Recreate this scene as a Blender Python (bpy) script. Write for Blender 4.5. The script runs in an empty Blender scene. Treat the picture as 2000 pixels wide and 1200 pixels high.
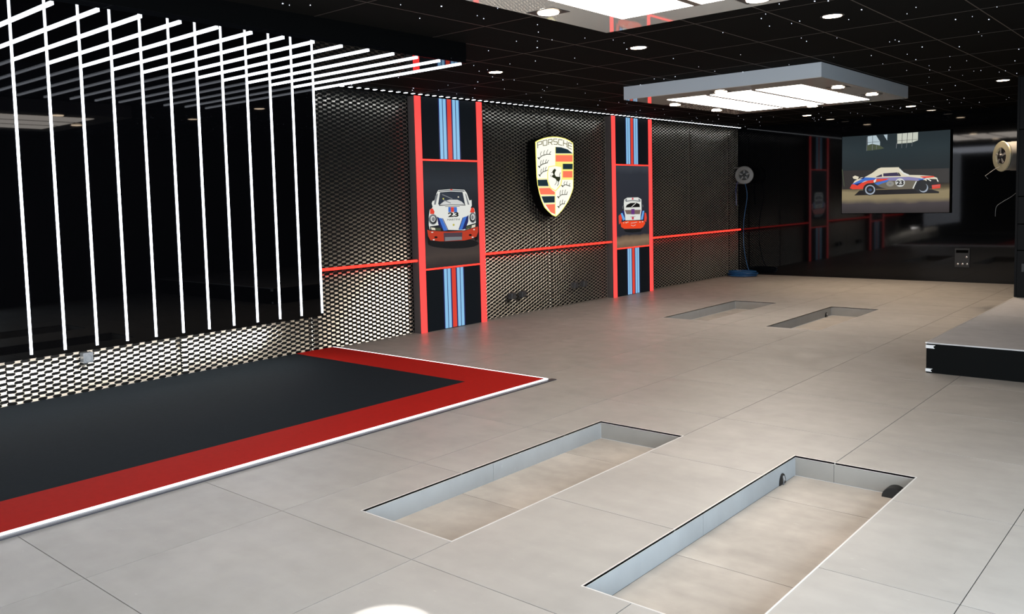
import bpy, bmesh, math, random
from mathutils import Matrix, Vector

scene = bpy.context.scene
COL = scene.collection
random.seed(7)

# ------------------------------------------------------------------ camera
F_PX, PPX, PPY = 1664.96, 928.41, 516.40        # in the 2000 x 1200 frame
yaw, pit, rol = math.radians(42.019), math.radians(-4.2243), math.radians(-1.5338)
Fv = Vector((-math.sin(yaw)*math.cos(pit), math.cos(yaw)*math.cos(pit), math.sin(pit)))
Rv = Fv.cross(Vector((0, 0, 1))).normalized()
Uv = Rv.cross(Fv)
R2 = Rv*math.cos(rol) + Uv*math.sin(rol)
U2 = -Rv*math.sin(rol) + Uv*math.cos(rol)
cd = bpy.data.cameras.new('camera')
cam = bpy.data.objects.new('camera', cd); COL.objects.link(cam)
M = Matrix((R2, U2, -Fv)).transposed().to_4x4()
M.translation = Vector((7.6763, 0.0, 1.65))
cam.matrix_world = M
cd.sensor_fit = 'HORIZONTAL'; cd.sensor_width = 36.0
cd.lens = F_PX/2000*36
cd.shift_x = (1000-PPX)/2000
cd.shift_y = (PPY-600)/2000
cd.clip_start = 0.05; cd.clip_end = 100
scene.camera = cam

# ------------------------------------------------------------------ light and exposure
scene.view_settings.view_transform = 'Standard'
scene.view_settings.look = 'None'
scene.view_settings.gamma = 1.0
scene.view_settings.use_curve_mapping = False
scene.view_settings.exposure = 0.0
w = bpy.data.worlds.new('daylight'); scene.world = w; w.use_nodes = True
w.node_tree.nodes['Background'].inputs[0].default_value = (0.75, 0.87, 1.0, 1)
w.node_tree.nodes['Background'].inputs[1].default_value = 1.2

def area(name, loc, rot, sx, sy, energy, color):
    d = bpy.data.lights.new(name, 'AREA'); d.shape = 'RECTANGLE'; d.size = sx; d.size_y = sy
    d.energy = energy; d.color = color
    o = bpy.data.objects.new(name, d); COL.objects.link(o); o.location = loc; o.rotation_euler = rot
    return o
PI = math.pi
area('daylight_shopfront', (6.2, -2.45, 1.4), (PI/2, 0, 0), 6.0, 2.5, 320, (0.85, 0.93, 1.0))
area('daylight_side_door', (9.45, 1.9, 1.4), (PI/2, 0, PI/2), 6.4, 2.5, 500, (0.68, 0.85, 1.0))
ART = {}
ART['car1'] = [
 ('dark2', ((0.509,-0.421),(0.483,-0.441),(0.409,-0.456),(0.295,-0.465),(0.155,-0.466),(0.003,-0.46),(-0.146,-0.448),(-0.277,-0.431),(-0.379,-0.411),(-0.444,-0.389),(-0.466,-0.368),(-0.442,-0.349),(-0.376,-0.334),(-0.273,-0.325),(-0.14,-0.322),(0.009,-0.326),(0.161,-0.337),(0.3,-0.354),(0.412,-0.375),(0.485,-0.398))),
 ('black', ((-0.469,-0.265),(-0.41,-0.333),(-0.42,-0.381),(-0.458,-0.368))),
 ('black', ((0.497,-0.287),(0.489,-0.368),(0.442,-0.383),(0.417,-0.341))),
 ('white', ((-0.244,0.305),(-0.013,0.316),(0.249,0.306),(0.297,0.261),(0.344,0.164),(0.387,0.169),(0.389,0.095),(0.365,0.061),(0.433,0.059),(0.456,-0.01),(0.46,-0.125),(0.449,-0.193),(0.227,-0.23),(-0.42,-0.191),(-0.433,-0.136),(-0.428,-0.028),(-0.409,0.058),(-0.367,0.078),(-0.354,0.094),(-0.37,0.138),(-0.353,0.167),(-0.319,0.175),(-0.277,0.262))),
 ('grey', ((-0.236,0.298),(-0.013,0.31),(0.242,0.299),(0.256,0.28),(-0.014,0.294),(-0.245,0.283))),
 ('navy2', ((-0.213,0.277),(-0.014,0.286),(0.214,0.276),(0.237,0.188),(0.258,0.107),(-0.236,0.111),(-0.251,0.13))),
 ('grey', ((-0.301,0.229),(-0.261,0.267),(-0.25,0.256),(-0.298,0.12),(-0.329,0.121))),
 ('grey', ((0.261,0.261),(0.283,0.244),(0.342,0.107),(0.308,0.108))),
 ('lite', ((-0.228,0.115),(-0.147,0.159),(-0.035,0.181),(0.111,0.177),(0.193,0.15),(0.249,0.109))),
 ('grey', ((-0.179,0.244),(0.011,0.184),(0.017,0.194),(-0.172,0.254))),
 ('grey', ((-0.166,0.178),(-0.024,0.13),(-0.017,0.139),(-0.159,0.188))),
 ('black', ((-0.236,0.104),(-0.022,0.108),(-0.021,0.116),(-0.236,0.112))),
 ('black', ((-0.022,0.108),(0.265,0.098),(0.266,0.106),(-0.021,0.116))),
 ('yellow', ((-0.141,0.194),(-0.146,0.187),(-0.156,0.184),(-0.166,0.187),(-0.17,0.195),(-0.165,0.201),(-0.155,0.204),(-0.145,0.201))),
 ('cream', ((0.144,0.212),(0.139,0.205),(0.129,0.202),(0.118,0.205),(0.114,0.212),(0.119,0.219),(0.13,0.222),(0.14,0.219))),
 ('red', ((-0.021,0.316),(0.019,0.316),(0.019,0.303),(-0.022,0.303))),
 ('black', ((-0.127,0.089),(0.149,0.086),(0.149,0.091),(-0.126,0.094))),
 ('blue', ((-0.068,0.085),(0.094,0.081),(0.096,0.015),(-0.07,0.019))),
 ('red', ((-0.019,0.083),(0.036,0.082),(0.036,0.016),(-0.019,0.018))),
 ('red', ((-0.404,0.066),(-0.357,0.076),(-0.325,0.034),(-0.334,0.002),(-0.407,0.004))),
 ('red', ((0.374,0.063),(0.422,0.065),(0.444,0.013),(0.414,-0.009),(0.346,0.005))),
 ('navy', ((-0.285,-0.033),(-0.243,-0.05),(-0.163,-0.218),(-0.218,-0.21),(-0.262,-0.132))),
 ('blue', ((-0.251,-0.05),(-0.191,-0.058),(-0.092,-0.216),(-0.167,-0.219))),
 ('navy', ((0.319,-0.029),(0.281,-0.05),(0.181,-0.222),(0.248,-0.214),(0.307,-0.119))),
 ('blue', ((0.214,-0.057),(0.285,-0.045),(0.181,-0.222),(0.125,-0.22))),
 ('navy', ((-0.186,-0.06),(-0.092,-0.212),(-0.081,-0.209),(-0.175,-0.056))),
 ('navy', ((0.198,-0.06),(0.114,-0.214),(0.126,-0.218),(0.21,-0.063))),
 ('grey', ((-0.28,-0.069),(-0.285,-0.09),(-0.296,-0.109),(-0.314,-0.123),(-0.336,-0.132),(-0.36,-0.135),(-0.384,-0.13),(-0.405,-0.12),(-0.421,-0.104),(-0.431,-0.085),(-0.434,-0.064),(-0.429,-0.043),(-0.418,-0.024),(-0.4,-0.01),(-0.378,-0.001),(-0.354,0.002),(-0.331,-0.002),(-0.31,-0.012),(-0.293,-0.028),(-0.283,-0.048))),
 ('dark', ((-0.291,-0.071),(-0.295,-0.087),(-0.304,-0.102),(-0.318,-0.114),(-0.336,-0.121),(-0.355,-0.123),(-0.374,-0.12),(-0.391,-0.111),(-0.404,-0.099),(-0.412,-0.083),(-0.414,-0.067),(-0.411,-0.05),(-0.401,-0.035),(-0.387,-0.024),(-0.37,-0.016),(-0.35,-0.014),(-0.332,-0.018),(-0.315,-0.026),(-0.301,-0.038),(-0.293,-0.054))),
 ('lite', ((-0.311,-0.062),(-0.314,-0.075),(-0.321,-0.086),(-0.331,-0.095),(-0.345,-0.101),(-0.359,-0.102),(-0.373,-0.1),(-0.386,-0.093),(-0.395,-0.084),(-0.402,-0.072),(-0.403,-0.059),(-0.4,-0.047),(-0.393,-0.035),(-0.383,-0.027),(-0.37,-0.021),(-0.355,-0.02),(-0.341,-0.022),(-0.328,-0.028),(-0.319,-0.038),(-0.312,-0.05))),
 ('grey', ((-0.323,-0.064),(-0.325,-0.072),(-0.329,-0.079),(-0.336,-0.085),(-0.344,-0.088),(-0.352,-0.089),(-0.361,-0.088),(-0.368,-0.084),(-0.374,-0.078),(-0.378,-0.07),(-0.379,-0.062),(-0.377,-0.054),(-0.373,-0.047),(-0.366,-0.042),(-0.359,-0.038),(-0.35,-0.037),(-0.341,-0.039),(-0.334,-0.043),(-0.328,-0.049),(-0.324,-0.056))),
 ('grey', ((0.466,-0.07),(0.462,-0.092),(0.451,-0.111),(0.435,-0.126),(0.416,-0.136),(0.395,-0.138),(0.374,-0.134),(0.355,-0.124),(0.341,-0.107),(0.332,-0.087),(0.33,-0.065),(0.334,-0.044),(0.344,-0.024),(0.36,-0.009),(0.379,0.0),(0.4,0.003),(0.421,-0.001),(0.44,-0.012),(0.455,-0.028),(0.464,-0.048))),
 ('dark', ((0.449,-0.07),(0.445,-0.088),(0.437,-0.104),(0.424,-0.116),(0.409,-0.124),(0.392,-0.126),(0.375,-0.122),(0.36,-0.114),(0.349,-0.101),(0.342,-0.085),(0.34,-0.067),(0.343,-0.049),(0.351,-0.034),(0.364,-0.022),(0.379,-0.014),(0.396,-0.012),(0.413,-0.015),(0.428,-0.023),(0.44,-0.036),(0.447,-0.053))),
 ('lite', ((0.441,-0.062),(0.438,-0.076),(0.432,-0.087),(0.422,-0.097),(0.411,-0.103),(0.398,-0.104),(0.385,-0.102),(0.374,-0.095),(0.365,-0.085),(0.36,-0.073),(0.359,-0.06),(0.361,-0.046),(0.368,-0.034),(0.377,-0.025),(0.389,-0.019),(0.401,-0.017),(0.414,-0.02),(0.425,-0.026),(0.434,-0.036),(0.439,-0.049))),
 ('grey', ((0.418,-0.064),(0.417,-0.072),(0.413,-0.08),(0.407,-0.086),(0.401,-0.089),(0.393,-0.09),(0.386,-0.089),(0.379,-0.085),(0.374,-0.078),(0.371,-0.071),(0.371,-0.062),(0.372,-0.054),(0.376,-0.046),(0.381,-0.04),(0.388,-0.037),(0.395,-0.036),(0.403,-0.037),(0.409,-0.041),(0.414,-0.047),(0.417,-0.055))),
 ('dark', ((-0.418,-0.153),(-0.255,-0.143),(-0.164,-0.222),(-0.32,-0.212),(-0.412,-0.197))),
 ('dark', ((0.254,-0.174),(0.451,-0.142),(0.458,-0.184),(0.244,-0.225))),
 ('cream', ((-0.403,-0.165),(-0.326,-0.175),(-0.32,-0.206),(-0.389,-0.198))),
 ('olive', ((-0.319,-0.176),(-0.225,-0.182),(-0.223,-0.216),(-0.32,-0.208))),
 ('olive', ((0.266,-0.177),(0.368,-0.174),(0.356,-0.212),(0.253,-0.211))),
 ('cream', ((0.373,-0.171),(0.45,-0.159),(0.44,-0.193),(0.372,-0.202))),
 ('red2', ((-0.469,-0.194),(-0.413,-0.208),(-0.084,-0.235),(0.227,-0.238),(0.501,-0.19),(0.498,-0.264),(0.461,-0.326),(0.357,-0.35),(0.222,-0.365),(-0.169,-0.356),(-0.248,-0.352),(-0.418,-0.327),(-0.454,-0.276))),
 ('plum', ((-0.173,-0.246),(0.184,-0.256),(0.175,-0.357),(-0.169,-0.354))),
 ('grey', ((-0.148,-0.302),(0.17,-0.312),(0.175,-0.354),(-0.15,-0.355))),
 ('black', ((-0.285,-0.297),(-0.291,-0.305),(-0.307,-0.309),(-0.326,-0.308),(-0.341,-0.302),(-0.347,-0.294),(-0.341,-0.287),(-0.325,-0.283),(-0.306,-0.284),(-0.291,-0.289))),
 ('black', ((0.369,-0.3),(0.363,-0.308),(0.348,-0.312),(0.329,-0.311),(0.314,-0.305),(0.308,-0.297),(0.315,-0.289),(0.33,-0.285),(0.349,-0.286),(0.364,-0.292))),
 ('white', ((-0.358,-0.231),(-0.365,-0.235),(-0.38,-0.236),(-0.395,-0.234),(-0.401,-0.229),(-0.395,-0.224),(-0.38,-0.223),(-0.364,-0.226))),
 ('white', ((0.434,-0.229),(0.429,-0.236),(0.416,-0.238),(0.404,-0.235),(0.4,-0.228),(0.405,-0.222),(0.417,-0.22),(0.429,-0.223))),
 ('white', ((-0.338,-0.328),(-0.343,-0.333),(-0.357,-0.334),(-0.37,-0.331),(-0.375,-0.326),(-0.369,-0.321),(-0.356,-0.319),(-0.343,-0.322))),
 ('white', ((0.404,-0.331),(0.398,-0.337),(0.383,-0.338),(0.369,-0.335),(0.363,-0.329),(0.369,-0.324),(0.384,-0.322),(0.398,-0.325))),
 ('yellow2', ((0.039,-0.151),(0.033,-0.162),(0.019,-0.166),(0.005,-0.161),(0.0,-0.15),(0.006,-0.139),(0.02,-0.135),(0.034,-0.14))),
]
ART['car2'] = [
 ('dark2', ((-0.32,-0.382),(0.285,-0.398),(0.217,-0.448),(-0.048,-0.454),(-0.274,-0.426))),
 ('red', ((-0.471,-0.155),(-0.408,-0.123),(-0.363,-0.192),(-0.388,-0.26),(-0.46,-0.299))),
 ('red', ((0.359,-0.119),(0.413,-0.138),(0.429,-0.218),(0.406,-0.288),(0.339,-0.268))),
 ('navy', ((-0.379,-0.081),(-0.288,-0.067),(-0.218,-0.137),(-0.265,-0.234),(-0.345,-0.237))),
 ('navy', ((0.217,-0.088),(0.335,-0.083),(0.344,-0.18),(0.297,-0.249),(0.201,-0.239))),
 ('white', ((-0.292,0.113),(-0.195,0.143),(0.147,0.143),(0.255,0.108),(0.259,-0.072),(0.227,-0.159),(0.213,-0.246),(-0.261,-0.236),(-0.274,-0.144),(-0.296,-0.066),(-0.306,0.045))),
 ('grey', ((-0.245,0.073),(-0.035,0.086),(0.229,0.065),(0.222,0.082),(-0.035,0.101),(-0.248,0.09))),
 ('grey', ((-0.268,0.108),(-0.204,0.128),(-0.212,0.09),(-0.257,0.091))),
 ('grey', ((0.155,0.124),(0.229,0.1),(0.222,0.082),(0.163,0.089))),
 ('black', ((-0.25,-0.021),(-0.214,0.021),(-0.101,0.051),(0.095,0.052),(0.194,0.026),(0.206,-0.025),(-0.038,-0.023))),
 ('white', ((-0.056,-0.018),(0.085,0.042),(0.072,0.05),(-0.068,-0.01))),
 ('brown', ((-0.283,-0.062),(0.225,-0.071),(0.199,-0.145),(-0.226,-0.134))),
 ('purple', ((-0.074,-0.051),(0.03,-0.053),(0.028,-0.144),(-0.076,-0.141))),
 ('pink', ((-0.066,-0.176),(0.007,-0.178),(-0.002,-0.23),(-0.059,-0.228))),
 ('pink', ((-0.05,0.139),(-0.001,0.138),(-0.002,0.106),(-0.051,0.107))),
 ('grey', ((-0.114,-0.187),(0.057,-0.183),(0.056,-0.176),(-0.115,-0.18))),
 ('sky', ((-0.403,-0.115),(-0.356,-0.106),(-0.265,-0.221),(-0.34,-0.237))),
 ('sky', ((0.292,-0.09),(0.346,-0.09),(0.294,-0.24),(0.221,-0.244))),
 ('orange', ((-0.412,-0.267),(-0.277,-0.248),(-0.011,-0.249),(0.33,-0.263),(0.375,-0.305),(0.303,-0.368),(0.218,-0.391),(-0.304,-0.375),(-0.398,-0.34))),
 ('black', ((-0.261,-0.242),(-0.01,-0.247),(-0.011,-0.24),(-0.261,-0.235))),
 ('black', ((-0.01,-0.247),(0.213,-0.25),(0.213,-0.243),(-0.011,-0.24))),
 ('lite', ((-0.096,-0.291),(0.006,-0.29),(0.004,-0.283),(-0.097,-0.284))),
 ('lite', ((0.006,-0.29),(0.105,-0.281),(0.102,-0.274),(0.004,-0.283))),
 ('lite', ((-0.096,-0.323),(-0.021,-0.342),(-0.021,-0.335),(-0.091,-0.317))),
 ('lite', ((-0.021,-0.342),(0.059,-0.326),(0.054,-0.319),(-0.021,-0.335))),
 ('cream', ((-0.212,-0.276),(-0.221,-0.282),(-0.241,-0.284),(-0.261,-0.28),(-0.27,-0.274),(-0.261,-0.268),(-0.241,-0.267),(-0.22,-0.27))),
 ('cream', ((-0.167,-0.267),(-0.174,-0.272),(-0.19,-0.274),(-0.205,-0.271),(-0.212,-0.266),(-0.205,-0.261),(-0.189,-0.26),(-0.173,-0.262))),
 ('cream', ((0.219,-0.281),(0.212,-0.287),(0.195,-0.289),(0.179,-0.286),(0.172,-0.28),(0.179,-0.274),(0.196,-0.272),(0.212,-0.275))),
 ('cream', ((0.301,-0.277),(0.295,-0.285),(0.281,-0.287),(0.267,-0.283),(0.261,-0.276),(0.267,-0.269),(0.281,-0.266),(0.296,-0.27))),
 ('cream', ((-0.306,-0.275),(-0.311,-0.281),(-0.321,-0.282),(-0.331,-0.28),(-0.335,-0.274),(-0.33,-0.269),(-0.32,-0.267),(-0.31,-0.27))),
 ('grey', ((-0.334,-0.039),(-0.344,-0.01),(-0.356,-0.009),(-0.346,-0.04))),
 ('grey', ((-0.344,-0.01),(-0.317,0.011),(-0.328,0.015),(-0.356,-0.009))),
 ('grey', ((0.285,0.015),(0.296,-0.025),(0.309,-0.024),(0.298,0.016))),
 ('dark2', ((-0.004,-0.431),(-0.01,-0.436),(-0.023,-0.437),(-0.037,-0.435),(-0.043,-0.43),(-0.037,-0.425),(-0.023,-0.424),(-0.009,-0.426))),
]
ART['car3'] = [
 ('winl', ((-0.455,0.697),(-0.374,0.704),(-0.373,0.555),(-0.454,0.534))),
 ('winl', ((-0.367,0.704),(-0.307,0.705),(-0.239,0.584),(-0.239,0.516),(-0.366,0.55))),
 ('winl', ((-0.178,0.706),(-0.112,0.708),(-0.116,0.597))),
 ('olive', ((-0.464,0.528),(-0.373,0.553),(-0.239,0.514),(-0.165,0.46),(-0.232,0.446),(-0.471,0.432))),
 ('grey', ((-0.468,0.684),(-0.477,0.43),(-0.47,0.429),(-0.461,0.683))),
 ('grey', ((-0.373,0.565),(-0.377,0.438),(-0.37,0.437),(-0.366,0.564))),
 ('grey', ((-0.302,0.539),(-0.304,0.448),(-0.298,0.447),(-0.296,0.538))),
 ('dark', ((-0.454,0.581),(-0.246,0.581),(-0.246,0.587),(-0.455,0.587))),
 ('winr', ((0.055,0.708),(0.401,0.712),(0.4,0.569),(0.301,0.532),(0.057,0.528))),
 ('dark', ((0.136,0.711),(0.131,0.525),(0.139,0.524),(0.143,0.71))),
 ('dark', ((0.225,0.715),(0.216,0.527),(0.223,0.525),(0.233,0.714))),
 ('dark', ((0.311,0.715),(0.304,0.534),(0.311,0.534),(0.318,0.714))),
 ('dark', ((0.054,0.578),(0.4,0.583),(0.399,0.588),(0.054,0.584))),
 ('grey', ((0.043,0.538),(0.036,0.444),(0.043,0.443),(0.05,0.537))),
 ('grey', ((0.132,0.525),(0.13,0.446),(0.135,0.446),(0.137,0.524))),
 ('grey', ((0.217,0.527),(0.204,0.445),(0.209,0.444),(0.222,0.525))),
 ('grey', ((0.305,0.534),(0.299,0.466),(0.304,0.465),(0.31,0.534))),
 ('wallb', ((-0.91,0.079),(0.91,0.046),(0.914,-0.205),(0.759,-0.199),(0.748,-0.291),(-0.908,-0.27))),
 ('dark2', ((-0.689,-0.391),(-0.592,-0.3),(0.335,-0.299),(0.637,-0.315),(0.755,-0.359),(0.749,-0.386),(0.575,-0.384),(-0.333,-0.389))),
 ('cream', ((-0.511,-0.06),(-0.376,0.013),(-0.269,0.093),(-0.216,0.11),(0.087,0.102),(0.133,0.026),(0.23,-0.043),(0.434,-0.055),(0.634,-0.077),(0.719,-0.114),(0.74,-0.182),(0.635,-0.179),(0.573,-0.163),(0.257,-0.152),(-0.187,-0.15),(-0.402,-0.142),(-0.731,-0.196),(-0.683,-0.118),(-0.566,-0.058))),
 ('cream', ((-0.721,-0.042),(-0.677,-0.018),(-0.605,-0.046),(-0.632,-0.094),(-0.704,-0.077))),
 ('steel', ((-0.321,-0.131),(0.256,-0.103),(0.397,-0.157),(0.335,-0.295),(-0.08,-0.29),(-0.213,-0.255),(-0.293,-0.21))),
 ('lilac', ((-0.335,-0.074),(0.256,-0.078),(0.46,-0.111),(0.435,-0.158),(0.257,-0.14),(-0.321,-0.134))),
 ('white', ((0.09,0.052),(0.158,-0.022),(0.173,0.003),(0.11,0.073))),
 ('white', ((0.158,-0.022),(0.251,-0.066),(0.261,-0.038),(0.173,0.003))),
 ('red', ((-0.769,-0.252),(-0.734,-0.181),(-0.538,-0.155),(-0.429,-0.113),(-0.308,-0.096),(-0.081,-0.095),(-0.147,-0.134),(-0.294,-0.146),(-0.348,-0.165),(-0.47,-0.18),(-0.526,-0.274),(-0.717,-0.275))),
 ('blue', ((-0.734,-0.177),(-0.539,-0.083),(-0.498,-0.06),(-0.308,-0.075),(-0.328,-0.109),(-0.497,-0.125),(-0.634,-0.203),(-0.69,-0.182))),
 ('navy', ((-0.687,-0.183),(-0.538,-0.145),(-0.631,-0.209))),
 ('navy', ((-0.614,-0.085),(-0.498,-0.053),(-0.525,-0.088))),
 ('blue', ((-0.334,-0.176),(-0.134,-0.124),(-0.081,-0.128),(-0.107,-0.155),(-0.213,-0.187),(-0.267,-0.211))),
 ('white', ((-0.348,-0.13),(-0.294,-0.082),(-0.307,-0.146),(-0.334,-0.166))),
 ('violet', ((-0.178,0.002),(0.062,0.009),(0.104,-0.057),(-0.177,-0.054))),
 ('violet', ((-0.297,-0.05),(-0.201,-0.011),(-0.198,-0.059),(-0.305,-0.064))),
 ('dark', ((0.068,0.008),(0.094,0.0),(0.127,-0.057),(0.104,-0.06))),
 ('red', ((0.434,-0.078),(0.659,-0.078),(0.684,-0.099),(0.51,-0.113))),
 ('blue', ((0.409,-0.127),(0.547,-0.107),(0.46,-0.159))),
 ('dark', ((0.548,-0.124),(0.711,-0.138),(0.741,-0.239),(0.649,-0.308),(0.575,-0.299))),
 ('red', ((0.636,-0.24),(0.774,-0.228),(0.772,-0.294),(0.643,-0.308))),
 ('white', ((0.543,-0.122),(0.618,-0.173),(0.627,-0.157),(0.552,-0.106))),
 ('grey', ((0.637,-0.264),(0.766,-0.255),(0.765,-0.247),(0.636,-0.256))),
 ('white', ((0.706,-0.116),(0.735,-0.185),(0.746,-0.18),(0.717,-0.111))),
 ('dark', ((-0.3,-0.287),(-0.305,-0.322),(-0.321,-0.354),(-0.346,-0.378),(-0.378,-0.393),(-0.414,-0.398),(-0.449,-0.392),(-0.482,-0.375),(-0.508,-0.349),(-0.525,-0.316),(-0.53,-0.281),(-0.525,-0.246),(-0.509,-0.214),(-0.483,-0.19),(-0.451,-0.175),(-0.415,-0.17),(-0.38,-0.177),(-0.348,-0.194),(-0.322,-0.22),(-0.305,-0.252))),
 ('rim', ((-0.316,-0.296),(-0.32,-0.323),(-0.332,-0.348),(-0.352,-0.368),(-0.377,-0.38),(-0.404,-0.384),(-0.432,-0.379),(-0.457,-0.365),(-0.477,-0.345),(-0.49,-0.319),(-0.495,-0.29),(-0.491,-0.262),(-0.478,-0.237),(-0.458,-0.218),(-0.433,-0.205),(-0.406,-0.202),(-0.378,-0.207),(-0.353,-0.221),(-0.333,-0.242),(-0.32,-0.267))),
 ('dark', ((-0.337,-0.292),(-0.34,-0.313),(-0.35,-0.332),(-0.365,-0.346),(-0.384,-0.356),(-0.404,-0.358),(-0.425,-0.355),(-0.445,-0.344),(-0.46,-0.329),(-0.47,-0.309),(-0.473,-0.288),(-0.47,-0.267),(-0.46,-0.248),(-0.445,-0.234),(-0.426,-0.224),(-0.405,-0.222),(-0.384,-0.226),(-0.366,-0.236),(-0.35,-0.252),(-0.341,-0.271))),
 ('rimb', ((-0.372,-0.294),(-0.374,-0.303),(-0.378,-0.31),(-0.386,-0.317),(-0.395,-0.32),(-0.405,-0.321),(-0.415,-0.32),(-0.424,-0.315),(-0.431,-0.309),(-0.436,-0.301),(-0.438,-0.292),(-0.436,-0.283),(-0.431,-0.275),(-0.424,-0.269),(-0.415,-0.266),(-0.405,-0.264),(-0.395,-0.266),(-0.386,-0.27),(-0.379,-0.277),(-0.374,-0.285))),
 ('dark', ((0.605,-0.266),(0.6,-0.304),(0.582,-0.338),(0.555,-0.364),(0.52,-0.381),(0.482,-0.386),(0.443,-0.379),(0.407,-0.36),(0.379,-0.332),(0.36,-0.297),(0.354,-0.258),(0.36,-0.22),(0.377,-0.186),(0.405,-0.16),(0.44,-0.144),(0.479,-0.139),(0.518,-0.146),(0.553,-0.165),(0.581,-0.193),(0.599,-0.228))),
 ('rim', ((0.577,-0.286),(0.573,-0.311),(0.563,-0.334),(0.547,-0.351),(0.526,-0.362),(0.503,-0.366),(0.479,-0.361),(0.458,-0.349),(0.441,-0.33),(0.43,-0.307),(0.426,-0.281),(0.43,-0.256),(0.44,-0.233),(0.457,-0.216),(0.478,-0.205),(0.501,-0.201),(0.524,-0.206),(0.545,-0.218),(0.562,-0.237),(0.573,-0.26))),
 ('dark', ((0.559,-0.269),(0.556,-0.292),(0.546,-0.313),(0.531,-0.33),(0.512,-0.34),(0.49,-0.343),(0.468,-0.339),(0.448,-0.328),(0.432,-0.31),(0.422,-0.288),(0.418,-0.264),(0.422,-0.241),(0.431,-0.22),(0.447,-0.203),(0.466,-0.193),(0.488,-0.19),(0.51,-0.194),(0.53,-0.206),(0.545,-0.223),(0.556,-0.245))),
 ('white', ((0.377,-0.158),(0.345,-0.226),(0.362,-0.235),(0.392,-0.168))),
 ('white', ((0.345,-0.226),(0.32,-0.288),(0.337,-0.296),(0.362,-0.235))),
 ('lite', ((0.193,-0.18),(0.189,-0.204),(0.178,-0.225),(0.161,-0.242),(0.138,-0.252),(0.114,-0.255),(0.089,-0.25),(0.066,-0.239),(0.048,-0.221),(0.036,-0.199),(0.032,-0.174),(0.036,-0.15),(0.047,-0.129),(0.065,-0.112),(0.087,-0.102),(0.112,-0.099),(0.137,-0.104),(0.159,-0.116),(0.177,-0.134),(0.189,-0.156))),
 ('lite2', ((0.009,-0.194),(0.006,-0.21),(-0.004,-0.224),(-0.018,-0.234),(-0.036,-0.241),(-0.056,-0.243),(-0.077,-0.24),(-0.095,-0.232),(-0.11,-0.22),(-0.12,-0.206),(-0.123,-0.19),(-0.12,-0.174),(-0.111,-0.161),(-0.096,-0.15),(-0.078,-0.143),(-0.057,-0.142),(-0.037,-0.145),(-0.019,-0.153),(-0.004,-0.164),(0.005,-0.179))),
 ('grey', ((-0.031,-0.193),(-0.036,-0.203),(-0.049,-0.208),(-0.065,-0.208),(-0.078,-0.201),(-0.083,-0.191),(-0.078,-0.182),(-0.065,-0.176),(-0.049,-0.176),(-0.036,-0.183))),
 ('olive', ((-0.917,0.107),(-0.878,-0.213),(-0.864,-0.212),(-0.903,0.108))),
]
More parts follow.
